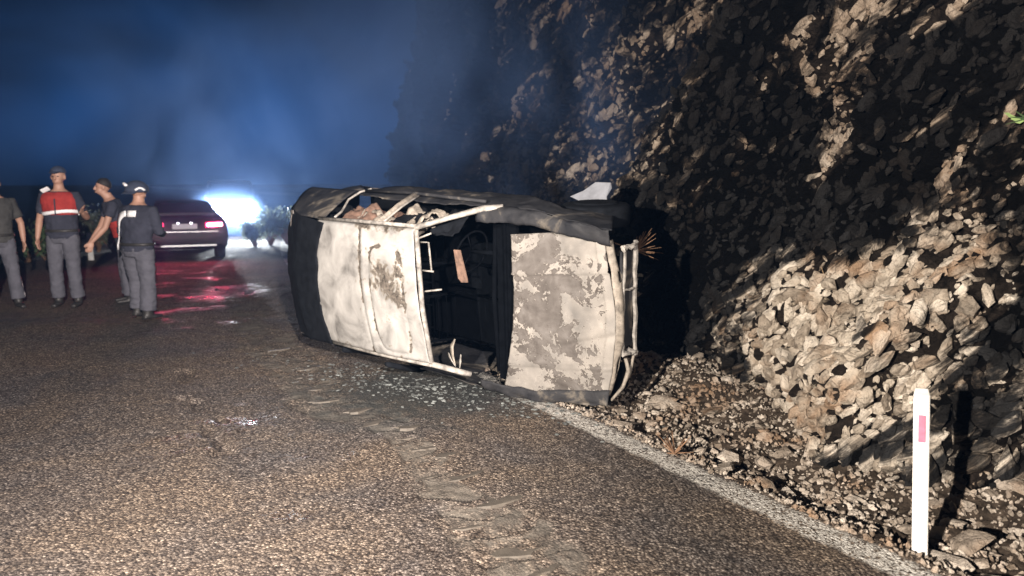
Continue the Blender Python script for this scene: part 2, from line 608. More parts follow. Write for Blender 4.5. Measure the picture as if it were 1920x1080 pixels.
def asphalt():
    m, nt, b = nmat('worn_wet_asphalt')
    a = nt.nodes.new('ShaderNodeAttribute')
    a.attribute_name = 'road_st'
    sep = nt.nodes.new('ShaderNodeSeparateXYZ')
    nt.links.new(a.outputs['Vector'], sep.inputs[0])
    s_, t_ = sep.outputs[0], sep.outputs[1]
    a2 = nt.nodes.new('ShaderNodeAttribute')
    a2.attribute_name = 'seam'
    v = worldvec(nt)
    vo = nt.nodes.new('ShaderNodeTexVoronoi')
    vo.inputs['Scale'].default_value = 78
    nt.links.new(v, vo.inputs['Vector'])
    vo2 = nt.nodes.new('ShaderNodeTexVoronoi')
    vo2.inputs['Scale'].default_value = 135
    nt.links.new(v, vo2.inputs['Vector'])
    sepc = nt.nodes.new('ShaderNodeSeparateColor')
    nt.links.new(vo.outputs['Color'], sepc.inputs[0])
    big = noise(nt, 0.9, 4, 0.6, 0.4, v)
    mid = noise(nt, 5.0, 5, 0.6, 0.4, v)
    chip = ramp(nt, sepc.outputs[0], [(0.0, (0.036, 0.031, 0.029)), (0.45, (0.108, 0.092, 0.080)), (0.8, (0.185, 0.160, 0.138)), (1.0, (0.32, 0.285, 0.25))])
    gap = ramp(nt, vo.outputs['Distance'], [(0.35, (1, 1, 1)), (0.75, (0.30, 0.27, 0.25))])
    chip = mixc(nt, 1.0, chip, gap, 'MULTIPLY')
    tint = ramp(nt, big, [(0.35, (0.72, 0.74, 0.80)), (0.6, (1.1, 1.0, 0.88))])
    chip = mixc(nt, 1.0, chip, tint, 'MULTIPLY')
    slab = ramp(nt, mid, [(0.3, (0.055, 0.05, 0.043)), (0.7, (0.12, 0.108, 0.09))])
    sf = math_(nt, 'MULTIPLY', a2.outputs['Fac'], ramp(nt, noise(nt, 3.3, 5, 0.65, 0.8, v), [(0.42, (0, 0, 0)), (0.58, (0.8, 0.8, 0.8))]))
    col = mixc(nt, sf, chip, slab)
    # worn white edge line
    d = math_(nt, 'ABSOLUTE', math_(nt, 'SUBTRACT', t_, 0.03))
    d = math_(nt, 'ADD', d, math_(nt, 'MULTIPLY', math_(nt, 'SUBTRACT', mid, 0.5), 0.10))
    line = ramp(nt, d, [(0.075, (1, 1, 1)), (0.11, (0, 0, 0))])
    wear = ramp(nt, math_(nt, 'ADD', noise(nt, 48, 4, 0.7, 0.3, v), math_(nt, 'MULTIPLY', vo.outputs['Distance'], -0.12)), [(0.37, (0, 0, 0)), (0.43, (1, 1, 1))])
    lm = mixc(nt, 1.0, line, wear, 'MULTIPLY')
    col = mixc(nt, lm, col, (0.50, 0.48, 0.44))
    # soot and burnt residue around the wreck
    dist = nt.nodes.new('ShaderNodeVectorMath')
    dist.operation = 'DISTANCE'
    nt.links.new(v, dist.inputs[0])
    dist.inputs[1].default_value = (-0.75, 6.1, 0)
    sd = math_(nt, 'ADD', dist.outputs['Value'], math_(nt, 'MULTIPLY', math_(nt, 'SUBTRACT', mid, 0.5), 1.6))
    soot = ramp(nt, math_(nt, 'DIVIDE', sd, 4.0), [(0.12, (0.85, 0.85, 0.85)), (0.30, (0, 0, 0))])
    col = mixc(nt, soot, col, (0.022, 0.026, 0.026))
    nt.links.new(col, b.inputs['Base Color'])
    # wet film: a broad damp streak down the lane, and puddles
    wetn = noise(nt, 1.3, 4, 0.6, 0.8, v)
    lane = ramp(nt, math_(nt, 'ABSOLUTE', math_(nt, 'ADD', t_, 2.0)), [(0.35, (1, 1, 1)), (0.95, (0, 0, 0))])
    wet = math_(nt, 'MULTIPLY', ramp(nt, wetn, [(0.54, (0, 0, 0)), (0.66, (1, 1, 1))]), 1.0)
    wet = math_(nt, 'MULTIPLY', wet, math_(nt, 'ADD', math_(nt, 'MULTIPLY', lane, 0.75), 0.25))
    rgh = math_(nt, 'SUBTRACT', 0.85, math_(nt, 'MULTIPLY', wet, 0.55))
    nt.links.new(rgh, b.inputs['Roughness'])
    pud = None
    for (px, py, rx, ry) in ((225, 600, 0.95, 0.30), (60, 600, 0.7, 0.25), (430, 548, 0.7, 1.3), (440, 790, 0.30, 0.14), (540, 965, 0.16, 0.09)):
        qx, qy = pix(px, py)
        sb = nt.nodes.new('ShaderNodeVectorMath')
        sb.operation = 'SUBTRACT'
        nt.links.new(v, sb.inputs[0])
        sb.inputs[1].default_value = (qx, qy, 0)
        ml = nt.nodes.new('ShaderNodeVectorMath')
        ml.operation = 'MULTIPLY'
        nt.links.new(sb.outputs[0], ml.inputs[0])
        ml.inputs[1].default_value = (1 / rx, 1 / ry, 0)
        ll = nt.nodes.new('ShaderNodeVectorMath')
        ll.operation = 'LENGTH'
        nt.links.new(ml.outputs[0], ll.inputs[0])
        e = ramp(nt, math_(nt, 'ADD', ll.outputs['Value'], math_(nt, 'MULTIPLY', math_(nt, 'SUBTRACT', mid, 0.5), 2.2)), [(0.55, (1, 1, 1)), (0.9, (0, 0, 0))])
        pud = e if pud is None else math_(nt, 'MAXIMUM', pud, e)
    rgh2 = math_(nt, 'SUBTRACT', rgh, math_(nt, 'MULTIPLY', pud, 0.46))
    nt.links.new(math_(nt, 'MAXIMUM', rgh2, 0.20), b.inputs['Roughness'])
    b.inputs['Specular IOR Level'].default_value = 0.28
    hh = math_(nt, 'SUBTRACT', 1.0, vo.outputs['Distance'])
    hh = math_(nt, 'ADD', hh, math_(nt, 'MULTIPLY', vo2.outputs['Distance'], -0.35))
    hh = math_(nt, 'ADD', hh, math_(nt, 'MULTIPLY', sepc.outputs[1], 0.8))
    hh = math_(nt, 'MULTIPLY', hh, math_(nt, 'SUBTRACT', 1.0, math_(nt, 'MULTIPLY', sf, 0.8)))
    hh = math_(nt, 'MULTIPLY', hh, math_(nt, 'SUBTRACT', 1.0, math_(nt, 'MULTIPLY', pud, 0.35)))
    nt.links.new(bump(nt, hh, 0.85, 0.009, bump(nt, mid, 0.4, 0.02)), b.inputs['Normal'])
    return m


M['asphalt'] = asphalt()
M['slab'] = simple('smooth_asphalt_slab', (0.068, 0.058, 0.046), 0.7, var=0.35, scale=9, bmp=0.6)
m, nt, b = nmat('verge_soil')
v = worldvec(nt)
n1 = noise(nt, 14, 7, 0.65, 0.5, v)
nt.links.new(ramp(nt, n1, [(0.3, (0.018, 0.014, 0.011)), (0.6, (0.06, 0.046, 0.035)), (0.8, (0.15, 0.12, 0.09))]), b.inputs['Base Color'])
b.inputs['Roughness'].default_value = 0.95
nt.links.new(bump(nt, noise(nt, 60, 7, 0.7, 0.3, v), 1.0, 0.012, bump(nt, n1, 0.8, 0.03)), b.inputs['Normal'])
M['soil'] = m

for k_, v_ in (('cliff', 0.08), ('stone', 0.12), ('rubble', 0.12), ('soil', 0.08), ('char', 0.15), ('roof', 0.2), ('bonnet', 0.2)):
    M[k_].node_tree.nodes['Principled BSDF'].inputs['Specular IOR Level'].default_value = v_

# ------------------------------------------------------------------ road frame: s along the road, t to its right from the edge line
RO = np.array([0.2, 5.67])
RD = np.array([-0.506, 0.8625])
RN = np.array([0.8625, 0.506])


def road_xy(s, t):
    s, t = np.asarray(s, float), np.asarray(t, float)
    sc = np.clip(s, 0, 60)
    tt = t + 0.008 * sc * sc
    return RO[0] + RD[0] * s + RN[0] * tt, RO[1] + RD[1] * s + RN[1] * tt


def road_st(x, y):
    dx, dy = np.asarray(x, float) - RO[0], np.asarray(y, float) - RO[1]
    s = dx * RD[0] + dy * RD[1]
    t = dx * RN[0] + dy * RN[1]
    sc = np.clip(s, 0, 60)
    return s, t - 0.008 * sc * sc


ROAD_L = -6.2
def seam_mask(s, t):
    c = -1.28 + 0.10 * vnoise(s * 0.9, s * 0, seed=41) + 0.05 * vnoise(s * 3.0, s * 0, seed=42)
    w = 0.23 + 0.10 * vnoise(s * 1.7, s * 0 + 3, seed=43)
    return 1 - smooth(w * 0.8, w * 1.1, np.abs(t - c + 0.04 * vnoise(s * 9, t * 9, seed=44)))


def ground_h(s, t):
    """height of road and verge"""
    h = 0.008 * fbm(s * 0.7, t * 0.7, seed=3) + 0.0035 * fbm(s * 6, t * 6, seed=4)
    onroad = (t < 0.22) & (t > ROAD_L)
    h = h + np.where(onroad, 0.0025 * fbm(s * 34, t * 34, seed=5, octv=2), 0)
    # seam of broken asphalt: sawtooth plates
    sm = seam_mask(s, t)
    ph = s * 3.4 + 0.8 * vnoise(t * 4, s * 1.5, seed=7)
    saw = ph - np.floor(ph)
    h = h + sm * (0.028 * saw - 0.020 + 0.005 * fbm(s * 14, t * 14, seed=45, octv=2))
    # old crack with pits
    c2 = -2.25 + 0.05 * vnoise(s * 2.5, s * 0, seed=11)
    pit = (1 - smooth(0.03, 0.09, np.abs(t - c2 + 0.05 * vnoise(s * 7, t * 7, seed=14)))) * smooth(-0.9, -0.5, s) * (1 - smooth(2.6, 3.4, s))
    h = h - pit * 0.045 * smooth(-0.2, 0.5, vnoise(s * 3.2, t * 3.0, seed=12) + 0.15)
    # verge
    v = smooth(0.16, 0.42, t)
    h = h * 1.0 - 0.07 * v + smooth(0.55, 1.5, t) * (0.15 + 0.07 * vnoise(s * 1.3, t * 1.3, seed=21))
    h = h + v * (0.035 * fbm(s * 3.5, t * 3.5, seed=22) + 0.012 * fbm(s * 16, t * 16, seed=23, octv=3))
    h = h + smooth(2.2, 4.5, t) * 0.5
    # left bank
    l = smooth(0.1, 0.6, ROAD_L - t)
    h = h - 0.05 * l + smooth(0.6, 5.0, ROAD_L - t) * 0.35 + l * 0.04 * fbm(s * 1.6, t * 1.6, seed=25)
    return h


def gz(x, y):
    s, t = road_st(np.array([x]), np.array([y]))
    return float(ground_h(s, t)[0])


def axis(parts):
    out = []
    for a, b_, n in parts:
        out.append(np.linspace(a, b_, n, endpoint=False))
    out.append(np.array([parts[-1][1]]))
    return np.concatenate(out)


sa = axis([(-60, -12, 12), (-12, -4.2, 60), (-4.2, 3.2, 560), (3.2, 8, 170), (8, 18, 120), (18, 45, 70), (45, 400, 30)])
ta = axis([(-300, -30, 12), (-30, -8, 30), (-8, -4.6, 60), (-4.6, -1.8, 170), (-1.8, 2.0, 320), (2.0, 4, 20), (4, 12, 10), (12, 300, 10)])
SG, TG = np.meshgrid(sa, ta, indexing='ij')
SG2 = SG
X, Y = road_xy(SG, TG)
Z = ground_h(SG, TG)
V = np.stack([X, Y, Z], -1).reshape(-1, 3)
idx = np.arange(SG.size).reshape(SG.shape)
F = np.stack([idx[:-1, :-1], idx[:-1, 1:], idx[1:, 1:], idx[1:, :-1]], -1)
tc = (TG[:-1, :-1] + TG[1:, 1:]) / 2
edge = 0.20 + 0.05 * vnoise(SG[:-1, :-1] * 4, TG[:-1, :-1] * 0, seed=31)
road_f = (tc < edge) & (tc > ROAD_L)


def submesh(name, faces, mat, kind):
    used = np.unique(faces)
    remap = np.zeros(len(V), dtype=np.int64)
    remap[used] = np.arange(len(used))
    me = mesh_np(name, V[used], remap[faces])
    st = np.stack([SG.ravel()[used], TG.ravel()[used], np.zeros(len(used))], -1).astype(np.float32)
    at = me.attributes.new('road_st', 'FLOAT_VECTOR', 'POINT')
    at.data.foreach_set('vector', st.ravel())
    at = me.attributes.new('seam', 'FLOAT', 'POINT')
    at.data.foreach_set('value', seam_mask(st[:, 0].astype(float), st[:, 1].astype(float)).astype(np.float32))
    o = put(name, me, mat)
    o['kind'] = kind
    return o


road = submesh('road', F[road_f], M['asphalt'], 'structure')
ground = submesh('ground', F[~road_f], M['soil'], 'structure')

# ------------------------------------------------------------------ stone shapes
def hull_mesh(name, seed, n=16, flat=(1, 0.8, 0.6)):
    r = random.Random(seed)
    bm = bmesh.new()
    for i in range(n):
        p = Vector((r.gauss(0, 1), r.gauss(0, 1), r.gauss(0, 1))).normalized()
        p *= r.uniform(0.7, 1.1)
        p = Vector((p.x * flat[0], p.y * flat[1], p.z * flat[2]))
        bm.verts.new(p)
    res = bmesh.ops.convex_hull(bm, input=bm.verts[:])
    junk = [g for g in res.get('geom_interior', []) if isinstance(g, bmesh.types.BMVert)]
    if junk:
        bmesh.ops.delete(bm, geom=junk, context='VERTS')
    bmesh.ops.triangulate(bm, faces=bm.faces[:])
    bmesh.ops.recalc_face_normals(bm, faces=bm.faces[:])
    me = bpy.data.meshes.new(name)
    bm.to_mesh(me)
    bm.free()
    return me


BLOCKS_NP = []
for i in range(14):
    me = hull_mesh('block', 300 + i, 26, (1, 0.75 + 0.2 * (i % 3) / 3, 0.55 + 0.3 * (i % 4) / 4))
    a = np.zeros(len(me.vertices) * 3)
    me.vertices.foreach_get('co', a)
    BLOCKS_NP.append((a.reshape(-1, 3), np.array([tuple(p.vertices) for p in me.polygons])))
    bpy.data.meshes.remove(me)
STONES = [hull_mesh('stone', 100 + i, 13 + i % 5, (1, 0.65 + 0.3 * ((i * 7) % 5) / 5, 0.4 + 0.35 * ((i * 3) % 4) / 4)) for i in range(18)]
ST_NP = []
for me in STONES:
    a = np.zeros(len(me.vertices) * 3)
    me.vertices.foreach_get('co', a)
    f = np.array([tuple(p.vertices) for p in me.polygons])
    ST_NP.append((a.reshape(-1, 3), f))


def rand_rot(n, rng):
    q = rng.normal(size=(n, 4))
    q /= np.linalg.norm(q, axis=1, keepdims=True)
    w, x, y, z = q.T
    return np.stack([np.stack([1 - 2 * (y * y + z * z), 2 * (x * y - z * w), 2 * (x * z + y * w)], -1),
                     np.stack([2 * (x * y + z * w), 1 - 2 * (x * x + z * z), 2 * (y * z - x * w)], -1),
                     np.stack([2 * (x * z - y * w), 2 * (y * z + x * w), 1 - 2 * (x * x + y * y)], -1)], 1)


def scatter(name, pos, size, mat, rng, parent=None, rots=None, shapes=None):
    shapes = shapes or ST_NP
    vs, fs, off = [], [], 0
    R_ = rand_rot(len(pos), rng) if rots is None else rots
    for i in range(len(pos)):
        a, f = shapes[i % len(shapes)]
        vs.append((a * size[i]) @ R_[i].T + pos[i])
        fs.append(f + off)
        off += len(a)
    me = mesh_np(name, np.concatenate(vs), np.concatenate(fs), False)
    return put(name, me, mat, parent)


# ------------------------------------------------------------------ cliff
def cliff_t(s, z):
    base = 1.50 + 0.12 * vnoise(s * 0.6, s * 0, seed=50) + 0.10 * np.clip(s, 0, 30)
    t = base + 0.12 * z
    # slanting ribs running up to the right
    a = s * 0.78 + z * 0.62
    l = -s * 0.62 + z * 0.78
    t = t - 0.30 * fbm(l * 0.55, a * 1.25, seed=51, octv=3)
    t = t - 0.15 * fbm(l * 1.7, a * 4.2, seed=52, octv=3)
    # bulging limestone mass low down, hollow to the right of it
    bul = np.exp(-(((s + 1.65) / 1.05) ** 2 + ((z - 0.50) / 0.66) ** 2) ** 1.5)
    t = t - 0.42 * bul
    hol = np.exp(-(((s + 3.05) / 0.36) ** 2 + ((z - 0.45) / 0.7) ** 2) ** 1.2)
    t = t + 0.45 * hol
    # facets
    d1, d2, val, gx, gy = worley(s * 5.2 + 0.2 * vnoise(s * 7, z * 7, seed=60), z * 6.2 + 0.6 * l, seed=53)
    t = t - 0.05 * (val - 0.5) - 0.10 * (gx * (val - 0.5) + gy * (0.7 - val)) + 0.05 * np.exp(-(d2 - d1) * 9)
    d1, d2, val, gx, gy = worley(l * 9, a * 15, seed=54)
    t = t - 0.028 * (val - 0.5) - 0.05 * gx * (val - 0.4) + 0.025 * np.exp(-(d2 - d1) * 8)
    t = t - 0.02 * fbm(s * 16, z * 16, seed=55, octv=3)
    return t


cs = axis([(-14, -3.4, 60), (-3.4, 1.6, 300), (1.6, 4.5, 90), (4.5, 12, 90), (12, 60, 70)])
cz = axis([(-0.3, 3.2, 210), (3.2, 4.5, 35), (4.5, 8.0, 30)])
CS, CZ = np.meshgrid(cs, cz, indexing='ij')
CT = cliff_t(CS, CZ)
topz = 6.6 - 0.10 * np.clip(CS, 0, 30) + 0.6 * fbm(CS * 0.5, CS * 0, seed=57)
over = np.clip(CZ - topz, 0, None)
CT = CT + over * 3.0
CX, CY = road_xy(CS, CT)
CZZ = np.minimum(CZ, topz + over * 0.3)
CV = np.stack([CX, CY, CZZ], -1)
idx = np.arange(CS.size).reshape(CS.shape)
CF = np.stack([idx[:-1, :-1], idx[1:, :-1], idx[1:, 1:], idx[:-1, 1:]], -1).reshape(-1, 4)
me = mesh_np('cliff', CV.reshape(-1, 3), CF, False)
rockiness = 0.02 + 0.40 * fbm(CS * 1.1, CZ * 1.1, seed=58, octv=3)
rockiness += 0.22 * np.exp(-(((CS + 1.3) / 1.15) ** 2 + ((CZ - 0.5) / 0.75) ** 2) ** 1.5)
rockiness -= 0.25 * smooth(0.5, 3.0, CS)
at = me.attributes.new('rock', 'FLOAT', 'POINT')
at.data.foreach_set('value', rockiness.ravel().astype(np.float32))
cliff = put('cliff', me, M['cliff'])
cliff['kind'] = 'structure'
# normals of the cliff grid
du = np.gradient(CV, axis=0)
dv = np.gradient(CV, axis=1)
CN = np.cross(du, dv)
CN /= np.linalg.norm(CN, axis=-1, keepdims=True) + 1e-9
if CN[..., 1].mean() > 0:
    CN = -CN

# embedded stones
rng = np.random.default_rng(11)


def cliff_pick(n, s0, s1, z0, z1, thresh=None):
    i0, i1 = np.searchsorted(cs, [s0, s1])
    j0, j1 = np.searchsorted(cz, [z0, z1])
    # uniform in s and z
    sp, zp = rng.uniform(s0, s1, n), rng.uniform(z0, z1, n)
    i = np.clip(np.searchsorted(cs, sp), 1, len(cs) - 1)
    j = np.clip(np.searchsorted(cz, zp), 1, len(cz) - 1)
    return i, j


def stone_density(s, z):
    return 0.45 + 0.9 * fbm(s * 1.1 + 5, z * 1.5, seed=71, octv=2)


def bulge(s, z):
    return np.exp(-(((s + 1.65) / 1.25) ** 2 + ((z - 0.55) / 0.78) ** 2) ** 2)


i, j = cliff_pick(2600, -3.3, 3.4, 0.0, 3.4)
dens = stone_density(cs[i], cz[j])
keep = rng.uniform(size=len(i)) < dens
i, j = i[keep], j[keep]
sizes = 0.036 + 0.050 * rng.uniform(size=len(i)) ** 2.2
taken = np.zeros((0, 3))
cnt = 0
for q in range(len(i)):
    if cnt >= 295:
        break
    p = CV[i[q], j[q]]
    if len(taken) and (np.linalg.norm(taken - p, axis=1) < 0.095).any():
        continue
    taken = np.vstack([taken, p])
    o = put('stone', STONES[cnt % len(STONES)], None, cliff)
    sz = sizes[q]
    nrm = Vector(CN[i[q], j[q]])
    o.location = Vector(p) + nrm * sz * 0.25
    o.rotation_euler = (nrm.to_track_quat('Z', 'Y').to_matrix() @ Matrix.Rotation(rng.uniform(0, 6.28), 3, 'Z') @ Matrix.Rotation(rng.uniform(-.5, .5), 3, 'X')).to_euler()
    o.scale = (sz * rng.uniform(0.8, 1.3), sz * rng.uniform(0.75, 1.1), sz * rng.uniform(0.8, 1.2))
    cnt += 1
for me_ in STONES:
    me_.materials.clear()
    me_.materials.append(M['stone'])
i, j = cliff_pick(12000, -4.0, 5.5, -0.1, 4.4)
dens = stone_density(cs[i], cz[j])
keep = rng.uniform(size=len(i)) < dens
i, j = i[keep], j[keep]
sz = 0.012 + 0.036 * rng.uniform(size=len(i)) ** 1.6
o = scatter('small_stones', CV[i, j] + CN[i, j] * (sz * 0.3)[:, None], sz, M['stone'], rng, cliff)
o['kind'] = 'stuff'
# shattered limestone of the bulge: tightly packed angular blocks
i, j = cliff_pick(24000, -4.2, 5.0, -0.1, 4.2)
pk = np.clip(0.30 + 0.75 * fbm(cs[i] * 1.4 + 9, cz[j] * 1.9, seed=73, octv=3), 0.30, 1) + bulge(cs[i], cz[j])
keep = rng.uniform(size=len(i)) < pk * 0.78
i, j = i[keep], j[keep]
sz = 0.018 + 0.070 * rng.uniform(size=len(i)) ** 2.2
nn_ = len(i)
rots = np.zeros((nn_, 3, 3))
along = np.array([RD[0] * -0.55, RD[1] * -0.55, 0.83])
jit = rand_rot(nn_, rng)
for q in range(nn_):
    n_ = CN[i[q], j[q]] + rng.normal(size=3) * 0.28
    n_ /= np.linalg.norm(n_)
    a_ = along + rng.normal(size=3) * 0.25
    a_ -= n_ * (a_ @ n_)
    a_ /= np.linalg.norm(a_)
    b2 = np.cross(n_, a_)
    rots[q] = np.stack([a_ * rng.uniform(1.0, 1.6), b2 * 0.85, n_ * rng.uniform(0.7, 1.2)], 1)
o = scatter('shattered_rock', CV[i, j] + CN[i, j] * (sz * 0.10)[:, None], sz, M['stone'], rng, cliff, rots=rots, shapes=BLOCKS_NP)
o['kind'] = 'stuff'
# far part of the face: blocky outcrops
i, j = cliff_pick(1500, 5.0, 26, 0, 5.5)
sz = rng.uniform(0.04, 0.13, len(i))
o = scatter('outcrop_stones', CV[i, j], sz, M['stone'], rng, cliff)
o['kind'] = 'stuff'

# ------------------------------------------------------------------ loose rubble on the verge
GROUP_R = 'loose rocks lying in the rubble at the cliff foot'
ROCKS = [me.copy() for me in STONES]
for me_ in ROCKS:
    me_.name = 'rock'
    me_.materials.clear()
    me_.materials.append(M['rubble'])


def rock_at(x, y, size, k, flat=1.0, rz=None, sink=0.35, label=None, group=None, zadd=0.0):
    o = put('rock', ROCKS[k % len(ROCKS)])
    o.location = (x, y, gz(x, y) + size * (0.55 - sink) * flat + zadd)
    o.scale = (size, size * rng.uniform(0.8, 1.1), size * flat)
    o.rotation_euler = (rng.uniform(-.4, .4), rng.uniform(-.4, .4), rng.uniform(0, 6.28) if rz is None else rz)
    tag(o, label or 'pale angular rock lying loose in the rubble at the cliff foot', 'rock', group)
    return o


special = [
    (1872, 822, 0.115, 0.85, 'large rounded cream rock in the dark hollow at the right edge of the cliff'),
    (1695, 888, 0.085, 0.45, 'flat pale rock lying just left of the white marker post'),
    (1762, 893, 0.075, 0.5, 'small flat pale rock touching the right side of the marker post'),
    (1800, 925, 0.110, 0.5, 'broad pale slab of rock right of the marker post at half its height'),
    (1826, 990, 0.120, 0.8, 'big greenish grey boulder low down to the right of the marker post'),
    (1775, 1010, 0.105, 0.7, 'light grey angular rock beside the foot of the marker post'),
    (1905, 922, 0.095, 0.6, 'bright wedge shaped rock at the right edge above the boulder'),
    (1860, 1035, 0.095, 0.6, 'pale pointed rock in the bottom right corner of the rubble'),
    (1438, 800, 0.062, 1.0, 'smooth white round rock at the foot of the lit cliff'),
    (1370, 830, 0.105, 0.6, 'squarish layered tan rock nearest the road line'),
    (1352, 858, 0.090, 0.5, 'flat brown stacked slab of rock under the squarish tan rock'),
    (1165, 782, 0.075, 0.6, 'yellowish flat rock beside the bonnet and the white line'),
    (1440, 832, 0.085, 0.7, 'pale block of rock below the smooth white round rock'),
    (1478, 885, 0.075, 0.8, 'tan rock standing on its edge in the middle of the rubble'),
    (1430, 885, 0.070, 0.7, 'triangular pale rock next to the worn white line'),
    (1335, 755, 0.085, 0.6, 'tan rock leaning on the foot of the cliff beyond the wreck'),
    (1240, 740, 0.10, 0.5, 'dusty brown slab of rock in the shade behind the wreck'),
]
for k, (px, py, sz_, fl, lab) in enumerate(special):
    x, y = pix(px, py, 0.06)
    rock_at(x, y, sz_ * 1.3, k * 5 + 1, fl, label=lab)
n = 0
tries = 0
pts = [pix(a[0], a[1], 0.06) for a in special]
while n < 270 and tries < 6000:
    tries += 1
    s_ = rng.uniform(-4.4, 0.9)
    t_ = 0.36 + 1.35 * rng.uniform() ** 0.8
    x, y = [float(a) for a in road_xy(s_, t_)]
    sz_ = 0.026 + (0.085 if s_ < -2.2 else 0.062) * rng.uniform() ** 1.6
    if any(math.hypot(x - a, y - b_) < sz_ * 0.9 + 0.03 for a, b_ in pts):
        continue
    if s_ > -0.2 and t_ < 1.1:
        continue
    pts.append((x, y))
    place = ('near the marker post' if s_ < -2.3 else 'between white line and lit cliff' if s_ < -1.0 else 'beside the front of the wreck')
    sizew = 'large' if sz_ > 0.05 else 'fist sized' if sz_ > 0.033 else 'small'
    side = 'by the road' if t_ < 0.8 else 'by the cliff'
    rock_at(x, y, sz_, n, rng.uniform(0.6, 1.0), label='%s pale rock %s, %s' % (sizew, place, side),
            group='%s rocks in the rubble %s, %s' % (sizew, place, side))
    n += 1
# uncounted chips, gravel
ng = 13000
s_ = rng.uniform(-5, 1.2, ng)
t_ = 0.13 + 1.6 * rng.uniform(size=ng) ** 1.1
x, y = road_xy(s_, t_)
sz_ = 0.006 + 0.024 * rng.uniform(size=ng) ** 2.2
o = scatter('gravel', np.stack([x, y, ground_h(s_, t_) + sz_ * 0.2], -1), sz_, M['rubble'], rng)
tag(o, 'gravel and stone chips covering the verge below the cliff', 'gravel', kind='stuff')
# burnt scraps and shards strewn beside the wreck
ng = 800
cx = rng.normal(-0.75, 0.75, ng)
cy = 6.15 - (cx + 0.75) * 0.62 + rng.normal(0, 0.24, ng)
s_, t_ = road_st(cx, cy)
sz_ = 0.006 + 0.022 * rng.uniform(size=ng) ** 2
R_ = rand_rot(ng, rng)
fl = np.array([np.diag([1, 1, 0.35]) for _ in range(1)])[0]
Rz = rng.uniform(0, 6.28, ng)
rots = np.stack([np.array([[cos(a), -sin(a), 0], [sin(a), cos(a), 0], [0, 0, 0.4]]) for a in Rz])
o = scatter('burnt_debris', np.stack([cx, cy, ground_h(s_, t_) + sz_ * 0.3], -1), sz_, simple('ash_scrap', (0.13, 0.14, 0.135), 0.6, var=0.9, scale=4), rng, rots=rots)
tag(o, 'burnt scraps and shards strewn on the asphalt below the wreck', 'debris', kind='stuff')

# broken asphalt slabs along the seam: pieces of the road
k = 0
s_ = -2.3
while s_ < 3.4:
    c = -1.28 + 0.10 * float(vnoise(np.array([s_ * 0.9]), np.array([0.0]), seed=41)[0])
    nrow = 1
    for r_ in range(nrow):
        t_ = c + random.uniform(-0.16, 0.16)
        w, l = random.uniform(0.09, 0.19), random.uniform(0.045, 0.085)
        npt = 13
        ring = []
        for q in range(npt):
            a = 2 * pi * q / npt
            rr = random.uniform(0.62, 1.12)
            ring.append((w * rr * cos(a), l * rr * sin(a)))
        top = [(p[0], p[1], 0.002 - 0.006 * (p[1] / l) + random.uniform(-0.0015, 0.0015)) for p in ring]
        bot = [(p[0] * 1.06, p[1] * 1.06, -0.03) for p in ring]
        if random.random() < 0.22:
            continue
        mb = MB()
        mb.add(top + bot, [tuple(range(npt))] + [(q, q + npt, (q + 1) % npt + npt, (q + 1) % npt) for q in range(npt)])
        o = mb.build('asphalt_slab', M['slab'], road)
        x, y = road_xy(s_, t_)
        o.location = (float(x), float(y), float(ground_h(np.array([s_]), np.array([t_]))[0]) - 0.002)
        o.rotation_euler = (0, 0, math.atan2(RN[1], RN[0]) + random.uniform(-0.25, 0.35))
    s_ += random.uniform(0.13, 0.26)

# ------------------------------------------------------------------ wreck
CM = Matrix(((0.7263, -0.0211, -0.6870, -0.016), (-0.6862, -0.0804, -0.7230, 7.121), (-0.0400, 0.9965, -0.0729, 0.846), (0, 0, 0, 1)))
car = empty('wrecked_car')
car.matrix_world = CM
tag(car, 'burnt out pale car lying on its side against the verge', 'car')


def bil(P00, P10, P01, P11, u, v):
    P00, P10, P01, P11 = [np.array(p, float) for p in (P00, P10, P01, P11)]
    return [(P00[k] * (1 - u) * (1 - v) + P10[k] * u * (1 - v) + P01[k] * (1 - u) * v + P11[k] * u * v) for k in range(3)]


# roof: u rear->front, v bottom side -> top side
def roof_fn(u, v):
    x, y, z = bil((-0.96, -0.536, 1.36), (0.406, -0.472, 1.36), (-1.053, 0.566, 1.36), (0.285, 0.598, 1.36), u, v)
    x = x - 0.075 * np.sin(pi * v) * (1 - u) + 0.015 * np.sin(pi * v) * u
    crown = 0.045 * (1 - (2 * v - 1) ** 2) + 0.03 * (1 - (2 * u - 1) ** 2)
    z = z + crown
    z = z - 0.035 * smooth(0.965, 1.0, np.abs(2 * v - 1) * 1.0)
    # pressed rib across, groove oval around the front half
    z = z + 0.010 * np.exp(-((u - 0.55) / 0.022) ** 2) * smooth(0.02, 0.08, v) * smooth(0.02, 0.08, 1 - v)
    z = z - 0.007 * np.exp(-((u - 0.515) / 0.008) ** 2)
    du_ = np.abs(u - 0.745) / 0.145
    dv_ = np.abs(v - 0.45) / 0.40
    q = (du_ ** 5 + dv_ ** 5) ** 0.2
    z = z - 0.012 * np.exp(-((q - 1) / 0.035) ** 2) + 0.006 * (q < 1)
    z = z + 0.006 * fbm(x * 3, y * 3, seed=80) + 0.0015 * fbm(x * 14, y * 14, seed=81)
    return x, y, z


